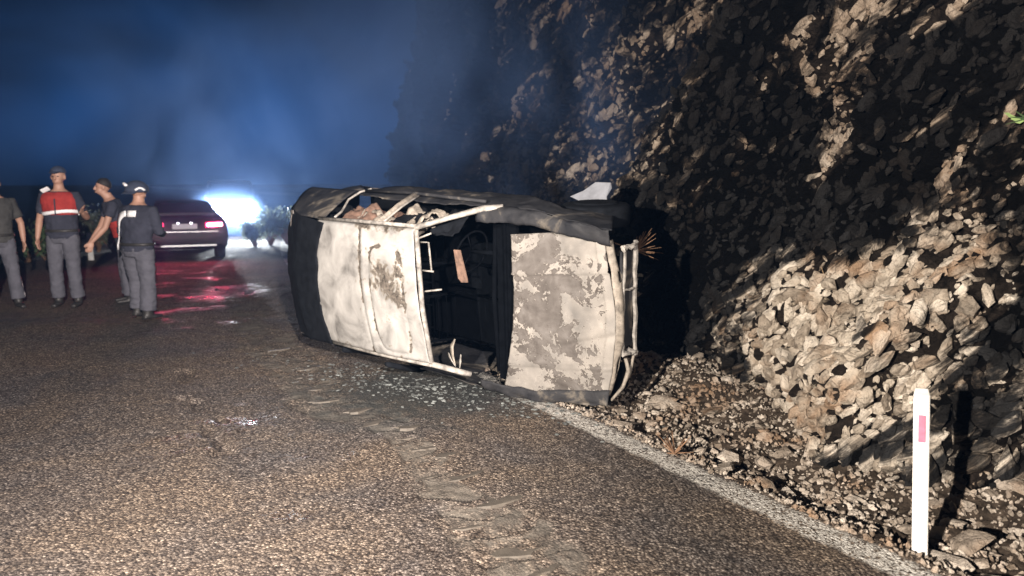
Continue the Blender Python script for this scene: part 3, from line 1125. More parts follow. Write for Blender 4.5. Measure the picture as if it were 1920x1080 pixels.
roof = sheet('roof', roof_fn, 90, 80, M['roof'], car, 0.006)
u, v = np.meshgrid(np.linspace(0, 1, 90), np.linspace(0, 1, 80), indexing='ij')
du_ = np.abs(u - 0.745) / 0.145
dv_ = np.abs(v - 0.45) / 0.40
q = (du_ ** 5 + dv_ ** 5) ** 0.2
sc = 0.95 * np.exp(-((q - 1) / 0.045) ** 2) * smooth(-0.5, 0.3, vnoise(u * 9, v * 9, seed=82))
sc += 0.9 * np.exp(-((u - 0.515) / 0.012) ** 2) * smooth(-0.3, 0.3, vnoise(u * 0, v * 9, seed=83))
sc += 0.75 * np.exp(-(((u - 0.72 - 0.5 * (0.66 - v)) / 0.10) ** 2 + ((v - 0.60) / 0.17) ** 2))
sc += 0.45 * np.exp(-(((u - 0.87) / 0.05) ** 2 + ((v - 0.70) / 0.2) ** 2))
sc += 0.42 * np.exp(-(((u - 0.15) / 0.25) ** 2 + ((v - 0.04) / 0.10) ** 2))
sc += 0.5 * smooth(0.93, 1.0, v) * smooth(0.2, 0.5, u) * (1 - smooth(0.8, 1.0, u)) + 0.45 * smooth(0.94, 1.0, 1 - v) * smooth(-0.2, 0.4, vnoise(u * 6, v * 2, seed=84))
sc -= 0.25 * smooth(0.93, 0.96, u)
sc -= 0.35 * (1 - smooth(0.3, 0.5, u))
at = roof.data.attributes.new('scorch', 'FLOAT', 'POINT')
at.data.foreach_set('value', sc.ravel().astype(np.float32))


# bonnet: u rear->front
def hood_fn(u, v):
    x, y, z = bil((0.774, -0.742, 0.93), (1.70, -0.615, 0.805), (0.894, 0.55, 0.925), (1.66, 0.63, 0.812), u, v)
    x = x + 0.12 * np.sin(pi * v) * (1 - u) + 0.125 * np.sin(pi * np.clip(v, 0, 1)) * u
    z = z + 0.035 * (1 - (2 * v - 1) ** 2)
    z = z + 0.012 * smooth(0.765, 0.772, v) - 0.02 * smooth(0.75, 1.0, v)
    z = z + 0.010 * np.exp(-((v - 0.775) / 0.008) ** 2)
    z = z - 0.010 * smooth(0.20, 0.19, v) - 0.006 * np.exp(-((v - 0.195 - 0.03 * u) / 0.010) ** 2)
    z = z - 0.012 * smooth(0.955, 1.0, u) + 0.008 * np.exp(-((u - 0.935) / 0.01) ** 2)
    z = z - 0.008 * np.exp(-((u - 0.58 - 0.03 * np.sin(v * 5)) / 0.05) ** 2)
    z = z - 0.016 * np.exp(-((v - 0.27 - 0.14 * u) / 0.02) ** 2) * smooth(0.3, 0.6, u)
    z = z + 0.010 * fbm(x * 3, y * 3, seed=85) + 0.002 * fbm(x * 15, y * 15, seed=86)
    return x, y, z


bonnet = sheet('bonnet', hood_fn, 80, 90, M['bonnet'], car, 0.006)
u, v = np.meshgrid(np.linspace(0, 1, 80), np.linspace(0, 1, 90), indexing='ij')
sc = 0.35 * np.exp(-(((u - 0.25) / 0.35) ** 2 + ((v - 0.5) / 0.25) ** 2)) + 0.3 * np.exp(-(((u - 0.15) / 0.15) ** 2 + ((v - 0.88) / 0.1) ** 2))
sc -= 0.30 * np.exp(-(((u - 0.8) / 0.22) ** 2 + ((v - 0.5) / 0.22) ** 2)) + 0.3 * np.exp(-(((u - 0.6) / 0.25) ** 2 + ((v - 0.9) / 0.08) ** 2))
sc -= 0.22 * (1 - smooth(0.15, 0.35, v)) + 0.3 * smooth(0.93, 0.97, u)
sc -= 0.25 * np.exp(-((v - 0.775) / 0.012) ** 2)
at = bonnet.data.attributes.new('scorch', 'FLOAT', 'POINT')
at.data.foreach_set('value', sc.ravel().astype(np.float32))


# sides: lower body from sill to beltline, wheel arches cut
def side_fn(sgn):
    def fn(u, v):
        x = -1.96 + (3.72 - 0.42 * (1 - v)) * u
        belt = 0.80 + 0.12 * np.sin(pi * u) + 0.02
        z = 0.22 + (belt - 0.22) * v
        y = 0.70 + 0.09 * np.sin(pi * (0.15 + 0.7 * v)) - 0.10 * smooth(0.80, 1.0, u) * 1.0 - 0.10 * smooth(0.85, 1.0, 1 - u)
        y = y + 0.014 * fbm(x * 4, z * 4, seed=88) + 0.004 * fbm(x * 17, z * 17, seed=89)
        return x, sgn * y, z
    return fn


def arch_hole(u, v):
    x = -1.96 + 3.72 * u
    belt = 0.82 + 0.12 * np.sin(pi * u)
    z = 0.22 + (belt - 0.22) * v
    return (np.hypot(x - 1.22, z - 0.30) < 0.36) | (np.hypot(x + 1.22, z - 0.30) < 0.36)


sheet('body_side', side_fn(1), 150, 40, M['char'], car, 0.006, arch_hole)
sheet('body_side', side_fn(-1), 150, 40, M['char'], car, 0.006, arch_hole)


# fender strips beside the bonnet (shoulder between bonnet and side)
def fender_fn(sgn):
    def fn(u, v):
        x = 0.62 + 1.12 * u
        zb = 0.80 + 0.12 * np.sin(pi * (x + 1.96) / 3.72) + 0.02
        z = zb + 0.085 * np.sin(v * pi / 2) + 0.02 * (1 - u) * v
        y0 = 0.70 + 0.09 * np.sin(pi * 0.85) - 0.10 * smooth(0.80, 1.0, (x + 1.96) / 3.72)
        y = y0 + 0.005 - 0.11 * (1 - np.cos(v * pi / 2))
        return x, sgn * (y + 0.012 * fbm(x * 7, z * 7, seed=87)), z - 0.10 * u * v + 0.012 * fbm(x * 9, v * 3, seed=86)
    return fn


sheet('fender', fender_fn(1), 50, 10, M['char'], car, 0.006)
sheet('fender', fender_fn(-1), 50, 10, M['char'], car, 0.006)


# rear hatch and quarters, curved from the roof's rear edge down to the tail
prof = [(-1.02, 1.372), (-1.42, 1.355), (-1.74, 1.25), (-1.93, 1.05), (-2.03, 0.80), (-2.06, 0.55), (-2.02, 0.26)]


def hatch_fn(u, v):
    pr = np.array(prof)
    k_ = np.linspace(0, 1, len(pr))
    x = np.interp(u, k_, pr[:, 0])
    z = np.interp(u, k_, pr[:, 1])
    hw = np.interp(u, k_, [0.55, 0.58, 0.62, 0.68, 0.70, 0.70, 0.66])
    w = (2 * v - 1)
    x = x + 0.10 * np.abs(w) ** 2.5
    z = z + 0.045 * (1 - w ** 2) * (1 - u)
    return x + 0.012 * fbm(x * 5, w * 4, seed=91), hw * w, z + 0.008 * fbm(x * 6, w * 5, seed=90)


hatch = sheet('tailgate', hatch_fn, 60, 50, M['soot'], car, 0.006)
# rear quarter side above the beltline
for sgn in (1, -1):
    def q_fn(u, v, sgn=sgn):
        xt = -1.03 - 0.48 * 0 * v
        x = (-1.92 + 0.34 * v ** 1.5) * (1 - u) + (-0.98 * v + -1.15 * (1 - v)) * u
        z = 0.84 + 0.50 * v
        y = 0.775 - 0.20 * v ** 1.3
        z = z - 0.04 * (1 - u) * v
        return x, sgn * y, z
    sheet('rear_quarter', q_fn, 16, 16, M['char'], car, 0.006)

# roof side rails with drip gutter
for sgn, ys in ((1, (0.566, 0.598)), (-1, (-0.536, -0.472))):
    x0, x1 = (-1.05, 0.29) if sgn > 0 else (-0.96, 0.40)
    mb = MB()
    mb.tube([(x0, ys[0] + 0.012 * sgn, 1.338), ((x0 + x1) / 2, (ys[0] + ys[1]) / 2 + 0.018 * sgn, 1.348), (x1, ys[1] + 0.012 * sgn, 1.335)], [0.016] * 3, 8)
    mb.build('roof_rail', M['pale_metal'], car, True)
# windscreen header
mb = MB()
mb.tube([(0.40, -0.47, 1.335), (0.375, 0.0, 1.385), (0.285, 0.60, 1.335)], [0.020] * 3, 8)
mb.build('windscreen_header', M['pale_metal'], car, True)
# pillars
def pillar(pts, r, mat, name='pillar'):
    mb = MB()
    mb.tube(pts, r, 8, xref=(0, 1, 0))
    return mb.build(name, mat, car, True)


pillar([(0.285, 0.60, 1.34), (0.45, 0.665, 1.16), (0.66, 0.735, 0.965), (0.80, 0.74, 0.90)], [(0.022, 0.03), (0.022, 0.034), (0.026, 0.036), 0.03], M['pale_metal'], 'windscreen_pillar')
pillar([(0.405, -0.475, 1.335), (0.56, -0.56, 1.145), (0.60, -0.575, 1.10)], [(0.022, 0.03), (0.024, 0.03), (0.02, 0.026)], M['pale_metal'], 'windscreen_pillar')
pillar([(-0.20, 0.60, 1.33), (-0.24, 0.71, 1.08), (-0.27, 0.785, 0.86)], [0.022, 0.026, 0.032], M['pillar'], 'centre_pillar')
pillar([(-0.15, 0.60, 1.33), (-0.19, 0.71, 1.08), (-0.22, 0.785, 0.86)], [0.008, 0.008, 0.008], M['pale_metal'], 'door_frame')
pillar([(-0.20, -0.60, 1.33), (-0.24, -0.71, 1.08), (-0.27, -0.785, 0.86)], [0.022, 0.026, 0.032], M['soot'], 'centre_pillar')
pillar([(-0.83, 0.60, 1.32), (-0.90, 0.63, 1.20), (-1.03, 0.715, 1.03), (-1.02, 0.775, 0.90), (-0.94, 0.80, 0.83)], [0.010] * 5, M['pale_metal'], 'door_frame')
pillar([(-0.83, -0.60, 1.32), (-1.03, -0.715, 1.03), (-0.96, -0.79, 0.84)], [0.025] * 3, M['soot'], 'rear_pillar')
pillar([(-1.00, 0.785, 0.865), (-0.3, 0.80, 0.88), (0.62, 0.78, 0.90)], [0.014] * 3, M['char'], 'waist_rail')

# floor pan, bulkhead, tunnel
mb = MB()
mb.box((-0.30, 0, 0.215), (3.0, 1.30, 0.02))
mb.box((-0.1, 0, 0.27), (2.2, 0.22, 0.10))
mb.build('floor_pan', M['void'], car)
mb = MB()
mb.box((0.80, 0, 0.56), (0.02, 1.36, 0.66))
mb.box((0.72, 0, 0.80), (0.14, 1.34, 0.05))
mb.box((0.86, 0, 0.86), (0.10, 1.36, 0.03))
mb.build('bulkhead', M['void'], car)
# seats: charred wire frames
for sx, sy in ((-0.05, 0.36), (-0.05, -0.36)):
    mb = MB()
    for e in (-0.22, 0.22):
        mb.tube([(sx + 0.28, sy + e, 0.45), (sx - 0.2, sy + e, 0.42), (sx - 0.38, sy + e * 0.9, 0.98)], [0.014] * 3, 6)
    for q in range(7):
        zz = 0.47 + q * 0.08
        xx = sx - 0.2 - 0.18 * (zz - 0.42) / 0.56
        mb.tube([(xx, sy - 0.21, zz), (xx + 0.02, sy, zz + 0.01), (xx, sy + 0.21, zz)], [0.006] * 3, 5)
    mb.tube([(sx - 0.38, sy - 0.19, 0.98), (sx - 0.39, sy - 0.1, 1.03), (sx - 0.39, sy + 0.1, 1.03), (sx - 0.38, sy + 0.19, 0.98)], [0.014] * 4, 6)
    mb.build('seat_frame', M['void'], car, True)
mb = MB()
for q in range(6):
    yy = -0.55 + q * 0.22
    mb.tube([(-0.62, yy, 0.42), (-0.95, yy, 0.45), (-1.10, yy, 0.95)], [0.008] * 3, 5)
mb.tube([(-1.10, -0.58, 0.95), (-1.10, 0.58, 0.95)], [0.014] * 2, 6)
mb.tube([(-0.62, -0.58, 0.42), (-0.62, 0.58, 0.42)], [0.014] * 2, 6)
mb.build('rear_seat_frame', M['void'], car, True)
# burnt material piled in the upper side windows (roof lining and seat remains)
def lining(x0, x1, seed, mat, zc=1.16, yc=0.56):
    def fn(u, v):
        x = x0 + (x1 - x0) * u
        z = zc + 0.14 * (v - 0.5) * 2
        y = yc - 0.12 * (v - 0.5) + 0.05 * fbm(x * 7, z * 7, seed=seed)
        return x, y, z
    sheet('charred_lining', fn, 30, 20, mat, car, 0.01, hole=lambda u, v: vnoise(u * 5, v * 4, seed=seed + 3) > 0.5)


lining(-0.98, -0.28, 95, M['pillar'])
lining(-1.0, -0.2, 195, M['rust'], 1.10, 0.60)
lining(-1.5, -0.95, 295, M['soot'], 1.12, 0.60)
lining(-0.2, 0.55, 395, M['soot'], 1.06, 0.62)
lining(-0.17, 0.22, 98, M['pillar'], 1.20)
lining(-0.15, 0.30, 498, M['pillar'], 1.10, 0.62)
# dashboard tube and hanging steering wheel remains
mb = MB()
mb.tube([(0.62, -0.62, 0.80), (0.60, 0.0, 0.82), (0.62, 0.62, 0.80)], [0.02] * 3, 8)
mb.build('dashboard_tube', M['void'], car, True)
mb = MB()
ring = [(0.40 + 0.05 * cos(2 * pi * q / 20), 0.36 + 0.17 * cos(2 * pi * q / 20), 0.86 + 0.17 * sin(2 * pi * q / 20)) for q in range(21)]
mb.tube(ring, [0.009] * 21, 6, caps=False)
mb.tube([(0.40, 0.36, 0.86), (0.62, 0.36, 0.80)], [0.015, 0.02], 8)
for a in (0.5, 2.6, 4.7):
    mb.tube([(0.40, 0.36, 0.86), (0.40 + 0.05 * cos(a), 0.36 + 0.17 * cos(a), 0.86 + 0.17 * sin(a))], [0.006, 0.006], 5)
mb.build('steering_wheel', M['void'], car, True)
# brown strip of bare steel hanging in the windscreen opening
mb = MB()
mb.add([(0.50, 0.425, 1.15), (0.56, 0.425, 1.14), (0.605, 0.21, 1.12), (0.53, 0.20, 1.14), (0.555, 0.17, 1.13), (0.61, 0.175, 1.12),
        (0.50, 0.425, 1.14), (0.56, 0.425, 1.13), (0.605, 0.21, 1.11), (0.53, 0.20, 1.13), (0.555, 0.17, 1.12), (0.61, 0.175, 1.11)],
       [(0, 1, 2, 5, 4, 3), (11, 8, 7, 6, 9, 10), (0, 6, 7, 1), (1, 7, 8, 2), (3, 9, 6, 0), (2, 8, 11, 5), (5, 11, 10, 4), (4, 10, 9, 3)])
mb.build('hanging_strip', M['rust'], car)
# bent brackets along the windscreen header
for pts_ in ([(0.31, 0.52, 1.33), (0.40, 0.56, 1.28)], [(0.32, 0.49, 1.32), (0.385, 0.49, 1.30), (0.395, 0.26, 1.29)],
             [(0.33, 0.27, 1.33), (0.42, 0.265, 1.29)], [(0.345, 0.105, 1.33), (0.47, 0.125, 1.26)]):
    mb = MB()
    mb.tube(pts_, [0.0075] * len(pts_), 6)
    mb.build('header_bracket', M['pale_metal'], car, True)
# curled leaf shaped shreds of metal low in the windscreen opening
def shred(pts, w, mat=M['pillar']):
    mb = MB()
    path = [Vector(p) for p in pts]
    nn = len(path)
    vs = []
    for q, p in enumerate(path):
        ww = w * math.sin(pi * (q + 0.35) / (nn - 0.3))
        vs += [p + Vector((ww, 0, ww * 0.3)), p - Vector((ww, 0, ww * 0.3)), p + Vector((ww, 0, ww * 0.3 - 0.004)), p - Vector((ww, 0, ww * 0.3 + 0.004))]
    fs = []
    for q in range(nn - 1):
        a, b_ = q * 4, q * 4 + 4
        fs += [(a, b_, b_ + 1, a + 1), (a + 2, a + 3, b_ + 3, b_ + 2), (a, a + 2, b_ + 2, b_), (a + 1, b_ + 1, b_ + 3, a + 3)]
    mb.add(vs, fs)
    return mb.build('metal_shred', mat, car, True)


shred([(0.50, -0.50, 1.18), (0.48, -0.42, 1.19), (0.49, -0.34, 1.20), (0.52, -0.28, 1.19)], 0.030)
shred([(0.50, -0.51, 1.18), (0.46, -0.44, 1.20), (0.46, -0.40, 1.21)], 0.022, M['pale_metal'])
shred([(0.54, -0.52, 1.17), (0.56, -0.46, 1.18), (0.57, -0.40, 1.18)], 0.016, M['pale_metal'])

# front: radiator support, grille opening, headlamp holes
def bar(a, b_, r, mat, name, n=6):
    mb = MB()
    mb.tube([a, b_], [r, r], n, xref=(0, 0, 1))
    return mb.build(name, mat, car)




def nose_fn(u, v):
    y = -0.58 + 1.14 * u
    x = 1.685 + 0.115 * np.sin(pi * u) + 0.03 * np.sin(v * pi)
    z = 0.80 - 0.075 * v
    return x + 0.006 * fbm(y * 9, v * 3, seed=93), y, z + 0.03 * (1 - (2 * u - 1) ** 2) * (1 - v) + 0.006 * fbm(y * 8, v * 2, seed=94)


sheet('front_panel', nose_fn, 60, 8, M['pillar'], car, 0.006, hole=lambda u, v: (v > 0.45) & (vnoise(u * 14, v * 2, seed=92) > 0.25))
mb = MB()
rb = random.Random(5)


def rough_bar(a, b_, r, n=12, amp=0.005):
    a, b_ = Vector(a), Vector(b_)
    pts_ = [a.lerp(b_, q / (n - 1)) + Vector((rb.uniform(-amp, amp), rb.uniform(-amp, amp), rb.uniform(-amp, amp))) for q in range(n)]
    mb.tube(pts_, [(r[0] * rb.uniform(.75, 1.2), r[1] * rb.uniform(.75, 1.2)) for q in range(n)], 6, xref=(0, 0, 1))


rough_bar((1.80, -0.27, 0.742), (1.80, 0.53, 0.728), (0.013, 0.012))
rough_bar((1.80, -0.30, 0.588), (1.79, 0.55, 0.580), (0.022, 0.014))
rough_bar((1.80, 0.52, 0.58), (1.80, 0.50, 0.75), (0.014, 0.028), 6)
rough_bar((1.80, -0.27, 0.58), (1.80, -0.25, 0.75), (0.014, 0.030), 6)
rough_bar((1.80, 0.20, 0.59), (1.80, 0.21, 0.74), (0.008, 0.012), 5)
mb.build('radiator_support', M['pale_metal'], car)
mb = MB()
mb.box((1.77, 0.13, 0.66), (0.02, 0.70, 0.13))
mb.build('radiator', M['char'], car)
mb = MB()
mb.tube([(1.80, -0.30, 0.70), (1.80, -0.40, 0.66), (1.78, -0.52, 0.70), (1.72, -0.62, 0.76)], [0.012, 0.018, 0.014, 0.010], 7)
mb.tube([(1.80, -0.30, 0.60), (1.78, -0.44, 0.62), (1.74, -0.58, 0.70)], [0.010, 0.015, 0.010], 7)
mb.build('bent_front_panel', M['pillar'], car, True)
# torn pale piece of arch liner sticking up at the front wheel
mb = MB()
pl = [(0.69, 0.78, 0.02), (0.80, 0.83, -0.02), (0.88, 0.90, -0.08), (1.02, 0.90, -0.10), (1.06, 0.86, -0.06), (1.03, 0.79, -0.03), (1.06, 0.74, 0.0), (0.96, 0.735, 0.02), (0.90, 0.69, 0.04), (0.84, 0.74, 0.04)]
Rt = Matrix.Translation(Vector((0.05, -0.03, 0.0)))
mb.add([Rt @ Vector(p) for p in pl] + [Rt @ (Vector(p) + Vector((0, 0, -0.008))) for p in pl],
       [tuple(range(len(pl)))] + [tuple(reversed([q + len(pl) for q in range(len(pl))]))] + [(q, (q + 1) % len(pl), (q + 1) % len(pl) + len(pl), q + len(pl)) for q in range(len(pl))])
torn = mb.build('torn_arch_liner', M['silver'], car)
# engine block, wheels
mb = MB()
mb.box((1.30, 0.05, 0.50), (0.55, 0.50, 0.42))
mb.box((1.30, 0.05, 0.74), (0.40, 0.22, 0.08))
mb.build('engine', M['soot'], car, bevel=0.02)
wheel_proto = None
for wx in (1.22, -1.22):
    for wy in (0.66, -0.66):
        mb = MB()
        prof_w = [(0.02, 0.30), (0.09, 0.29), (0.095, 0.20), (0.03, 0.17), (0.03, 0.05)]
        pts_, rr_ = [], []
        mb.tube([(0, -0.085, 0), (0, -0.07, 0), (0, 0.07, 0), (0, 0.085, 0)], [0.245, 0.27, 0.27, 0.245], 28)
        o = mb.build('wheel', M['soot'], car, True)
        o.location = (wx, wy, 0.30)
        mb = MB()
        mb.tube([(0, 0.088, 0), (0, 0.10, 0), (0, 0.09, 0)], [0.18, 0.165, 0.05], 24)
        r = mb.build('rim', M['soot'], o)
        if wy < 0:
            r.rotation_euler = (pi, 0, 0)
# small white chip of paint left on the tailgate corner
mb = MB()
cp = [(-1.60, 0.60, 1.205), (-1.46, 0.615, 1.262), (-1.45, 0.585, 1.268), (-1.52, 0.565, 1.245), (-1.56, 0.52, 1.235), (-1.575, 0.44, 1.235)]
mb.add(cp + [(p[0], p[1], p[2] - 0.006) for p in cp], [tuple(range(6)), tuple(reversed(range(6, 12)))] + [(q, (q + 1) % 6, (q + 1) % 6 + 6, q + 6) for q in range(6)])
mb.build('lamp_fragment', M['pale_metal'], car)
for c_ in car.children:
    if c_.name.startswith('lamp_fragment'):
        c_.location = (-0.06, 0.0, 0.05)

# ------------------------------------------------------------------ marker post
def marker_post(x, y, h, w, label, refl=True, z0=None):
    t = empty('marker_post', (x, y, (gz(x, y) if z0 is None else z0) - 0.03), math.atan2(-x, y) + 0.04)
    t.rotation_euler.y = -0.052 if refl else 0.0
    tag(t, label, 'marker post')
    mb = MB()
    ring0 = [(-w / 2, -w * 0.28), (-w * 0.30, -w * 0.42), (w * 0.30, -w * 0.42), (w / 2, -w * 0.28), (w * 0.4, w * 0.4), (-w * 0.4, w * 0.4)]
    k6 = len(ring0)
    vs = [(a, b_, 0) for a, b_ in ring0] + [(a, b_, h + (0.0 if b_ < 0 else 0.02)) for a, b_ in ring0]
    mb.add(vs, [tuple(reversed(range(k6))), tuple(range(k6, 2 * k6))] + [(q, (q + 1) % k6, (q + 1) % k6 + k6, q + k6) for q in range(k6)])
    mb.build('post', M['post'], t, bevel=0.003)
    if refl:
        mb = MB()
        mb.box((0.002, -w * 0.42 - 0.003, h * 0.80), (w * 0.46, 0.006, h * 0.165))
        mb.build('reflector', M['reflector'], t, bevel=0.0015)
    return t


M['post'] = simple('white_plastic_post', (0.66, 0.65, 0.62), 0.55, var=0.16, scale=9, bmp=0.35)
M['reflector'] = simple('pink_red_reflector', (0.62, 0.11, 0.17), 0.35, var=0.2, scale=30, bmp=0.3)
px_, py_ = pix(1725, 1030)
marker_post(px_, py_, 0.765, 0.066, 'white marker post with pink reflector standing in the rubble', z0=0.0)
x, y = pix(171, 488)
marker_post(x, y, 0.60, 0.11, 'small white marker post far off between the officers on the left', refl=False)

# ------------------------------------------------------------------ vegetation
def leafbush(name, x, y, r, h, n, leaf, mat, label, cat='bush', seed=1, ls=0.06):
    t = empty(name, (x, y, gz(x, y)))
    tag(t, label, cat)
    rr = np.random.default_rng(seed)
    mb = MB()
    tips = []
    for q in range(14):
        a = rr.uniform(0, 6.28)
        e = Vector((cos(a) * r * rr.uniform(.3, .9), sin(a) * r * rr.uniform(.3, .9), h * rr.uniform(.5, 1)))
        m_ = e * 0.5 + Vector((rr.normal() * .05, rr.normal() * .05, h * .1))
        mb.tube([(0, 0, -0.05), m_, e], [0.018, 0.010, 0.004], 5)
        tips.append((m_, e))
    mb.build('branch', M['bark'], t)
    vs, fs = [], []
    for q in range(n):
        m_, e = tips[rr.integers(len(tips))]
        p = m_.lerp(e, rr.uniform(0, 1.1)) + Vector(rr.normal(size=3)) * 0.13 * r
        p.z = max(0.02, p.z)
        d = Vector(rr.normal(size=3)).normalized() * ls * rr.uniform(.6, 1.3)
        w_ = d.cross(Vector(rr.normal(size=3))).normalized() * ls * 0.35
        b0 = len(vs)
        vs += [p - d, p + w_, p + d, p - w_]
        fs.append((b0, b0 + 1, b0 + 2, b0 + 3))
    mb = MB()
    mb.add(vs, fs)
    mb.build('leaves', mat, t)
    return t


k = 0
for (px, py, r, h, mat, lab) in [
        (52, 492, 0.85, 0.75, 'green', 'low green bush beside the officer at the left edge'),
        (88, 488, 0.6, 0.55, 'green', 'small green bush behind the legs of the vested officer'),
        (185, 474, 0.55, 0.95, 'grey_leaf', 'leafy roadside bush between the two officers on the left'),
        (215, 474, 0.45, 0.70, 'grey_leaf', 'leafy bush behind the leaning officer near the dark car'),
        (478, 462, 0.45, 0.60, 'thin_leaf', 'small shrub lit white right of the glaring headlights'),
        (508, 460, 0.60, 0.95, 'thin_leaf', 'bigger shrub lit from behind between headlights and wreck'),
        (540, 458, 0.55, 1.0, 'grey_leaf', 'dark shrub close behind the tail of the wreck')]:
    k += 1
    x, y = pix(px, py)
    leafbush('bush', x, y, r, h, 900, 1, M[mat], lab, seed=k)


def drytuft(px, py, z, n, ln, label, seed, mat, lean=(0, 0, 1), cat='dry shrub', depth=None, spread=0.8):
    rr = np.random.default_rng(seed)
    if depth is None:
        x, y = pix(px, py, z)
    else:
        a = (px - 960) / FPX
        b_ = (540 - py) / FPX
        c, s2 = cos(PITCH), sin(PITCH)
        d = Vector((a, c + b_ * s2, -s2 + b_ * c))
        kk = depth / d.y
        x, y, z = d.x * kk, d.y * kk, CAM_H + d.z * kk
    t = empty('dry_shrub', (x, y, z))
    tag(t, label, cat)
    mb = MB()
    for q in range(n):
        d = (Vector(lean) + Vector(rr.normal(size=3)) * spread * 0.5).normalized()
        L_ = ln * rr.uniform(.5, 1.1)
        side = Vector(rr.normal(size=3)) * 0.15 * L_
        mb.tube([(0, 0, 0), d * L_ * 0.5 + side * 0.5, d * L_ + side], [0.006, 0.004, 0.0015], 4)
    mb.build('twig', mat, t)
    if n < 30:
        return t
    vs, fs = [], []
    for q in range(n * 3):
        d = (Vector(lean) + Vector(rr.normal(size=3)) * spread * 0.55).normalized()
        p = d * ln * rr.uniform(.4, 1)
        e = d * ln * 0.22
        w_ = d.cross(Vector(rr.normal(size=3))).normalized() * 0.008
        b0 = len(vs)
        vs += [p - e, p + w_, p + e, p - w_]
        fs.append((b0, b0 + 1, b0 + 2, b0 + 3))
    mb = MB()
    mb.add(vs, fs)
    mb.build('dry_leaf', mat, t)
    return t


drytuft(1192, 470, 0, 26, 0.20, 'scorched reddish brown shrub sticking up behind the front of the wreck', 3, M['bark'], (0.5, -0.1, 0.35), depth=6.15)
drytuft(1265, 850, 0.02, 16, 0.14, 'reddish dry bramble at the edge of the road beside the white line', 4, M['bark'], (0.1, 0, 0.6))
drytuft(1700, 860, 0.05, 14, 0.22, 'dry straw coloured grass tuft behind the marker post', 5, M['dry'], (-0.1, 0, 1), 'grass tuft')
drytuft(1560, 560, 0.0, 7, 0.22, 'few thin dry stalks hanging on the cliff face above the bulge', 6, M['dry'], (-0.2, -0.3, 0.9), 'grass tuft', depth=5.2, spread=0.4)
# green leaf spray at the right edge
t = drytuft(1925, 222, 0, 3, 0.12, 'green leafy sprig poking in at the right edge of the cliff', 8, M['green'], (-0.9, -0.4, 0.0), 'sprig', depth=4.2, spread=0.3)
M['sprig'] = simple('bright_green_leaf', (0.30, 0.42, 0.16), 0.5, var=0.2)
for q in range(4):
    c_ = Vector((-0.05 - 0.02 * q, -0.02, 0.012 * (q - 1.5)))
    d = Vector((-0.9, -0.2, 0.12 * (q - 1))).normalized() * 0.035
    w_ = Vector((0, 0.3, 1)).normalized() * 0.012
    mb = MB()
    mb.add([c_ - d, c_ - w_, c_ + d, c_ + w_], [(0, 1, 2, 3)])
    mb.build('leaf', M['sprig'], t)

# ------------------------------------------------------------------ people
M['skin'] = simple('skin', (0.42, 0.24, 0.17), 0.55, var=0.12, scale=9, bmp=0.1)
M['navy'] = simple('dark_navy_cloth', (0.042, 0.044, 0.060), 0.95, var=0.25, scale=6, bmp=0.4)
M['greycloth'] = simple('dark_grey_cloth', (0.065, 0.064, 0.062), 0.95, var=0.25, scale=6, bmp=0.4)
M['trouser'] = simple('grey_blue_trouser_cloth', (0.10, 0.10, 0.118), 0.95, var=0.2, scale=6, bmp=0.4)
M['redvest'] = simple('red_vest_cloth', (0.33, 0.040, 0.035), 0.9, var=0.25, scale=10, bmp=0.3)
M['strip'] = simple('silver_reflective_strip', (0.95, 0.95, 0.95), 0.35, 0.0, var=0.06, scale=30, emis=None, bmp=0.1)
M['boot'] = simple('black_boot_leather', (0.03, 0.028, 0.026), 0.5, var=0.3, scale=15)
M['hair'] = simple('dark_hair', (0.02, 0.016, 0.013), 0.7, var=0.3, scale=40)
M['cap'] = simple('dark_blue_cap', (0.035, 0.045, 0.075), 0.8, var=0.25, scale=12)

for k_ in ('trouser', 'navy', 'greycloth', 'redvest'):
    M[k_].node_tree.nodes['Principled BSDF'].inputs['Specular IOR Level'].default_value = 0.12
TORSO = [(0.90, 0.165, 0.120), (0.98, 0.172, 0.122), (1.06, 0.158, 0.108), (1.18, 0.165, 0.112), (1.30, 0.188, 0.125), (1.40, 0.200, 0.122), (1.46, 0.185, 0.108), (1.50, 0.120, 0.085), (1.54, 0.066, 0.066)]


def torso_r(z, extra=0.0):
    a = np.array(TORSO)
    return float(np.interp(z, a[:, 0], a[:, 1])) + extra, float(np.interp(z, a[:, 0], a[:, 2])) + extra


def fuse(mb, name, mat, parent, voxel, smooth_n=3, wrinkle=0.0, seed=0):
    me = bpy.data.meshes.new(name)
    me.from_pydata(mb.v, [], mb.f)
    bm = bmesh.new()
    bm.from_mesh(me)
    bmesh.ops.recalc_face_normals(bm, faces=bm.faces[:])
    bm.to_mesh(me)
    bm.free()
    tmp = bpy.data.objects.new('tmp', me)
    C.objects.link(tmp)
    r = tmp.modifiers.new('r', 'REMESH')
    r.mode = 'VOXEL'
    r.voxel_size = voxel
    s = tmp.modifiers.new('s', 'SMOOTH')
    s.iterations = smooth_n
    s.factor = 0.5
    dg = bpy.context.evaluated_depsgraph_get()
    out = bpy.data.meshes.new_from_object(tmp.evaluated_get(dg))
    bpy.data.objects.remove(tmp)
    n = len(out.vertices)
    if wrinkle:
        co = np.zeros(n * 3)
        no = np.zeros(n * 3)
        out.vertices.foreach_get('co', co)
        out.vertices.foreach_get('normal', no)
        co = co.reshape(-1, 3)
        no = no.reshape(-1, 3)
        w_ = fbm(co[:, 0] * 9, co[:, 1] * 9, co[:, 2] * 13, seed=seed, octv=3)
        w_ = 1 - np.abs(w_) * 2
        co = co + no * (wrinkle * w_)[:, None]
        out.vertices.foreach_set('co', co.ravel())
    out.polygons.foreach_set('use_smooth', [True] * len(out.polygons))
    out.update()
    out.name = name
    return put(name, out, mat, parent)


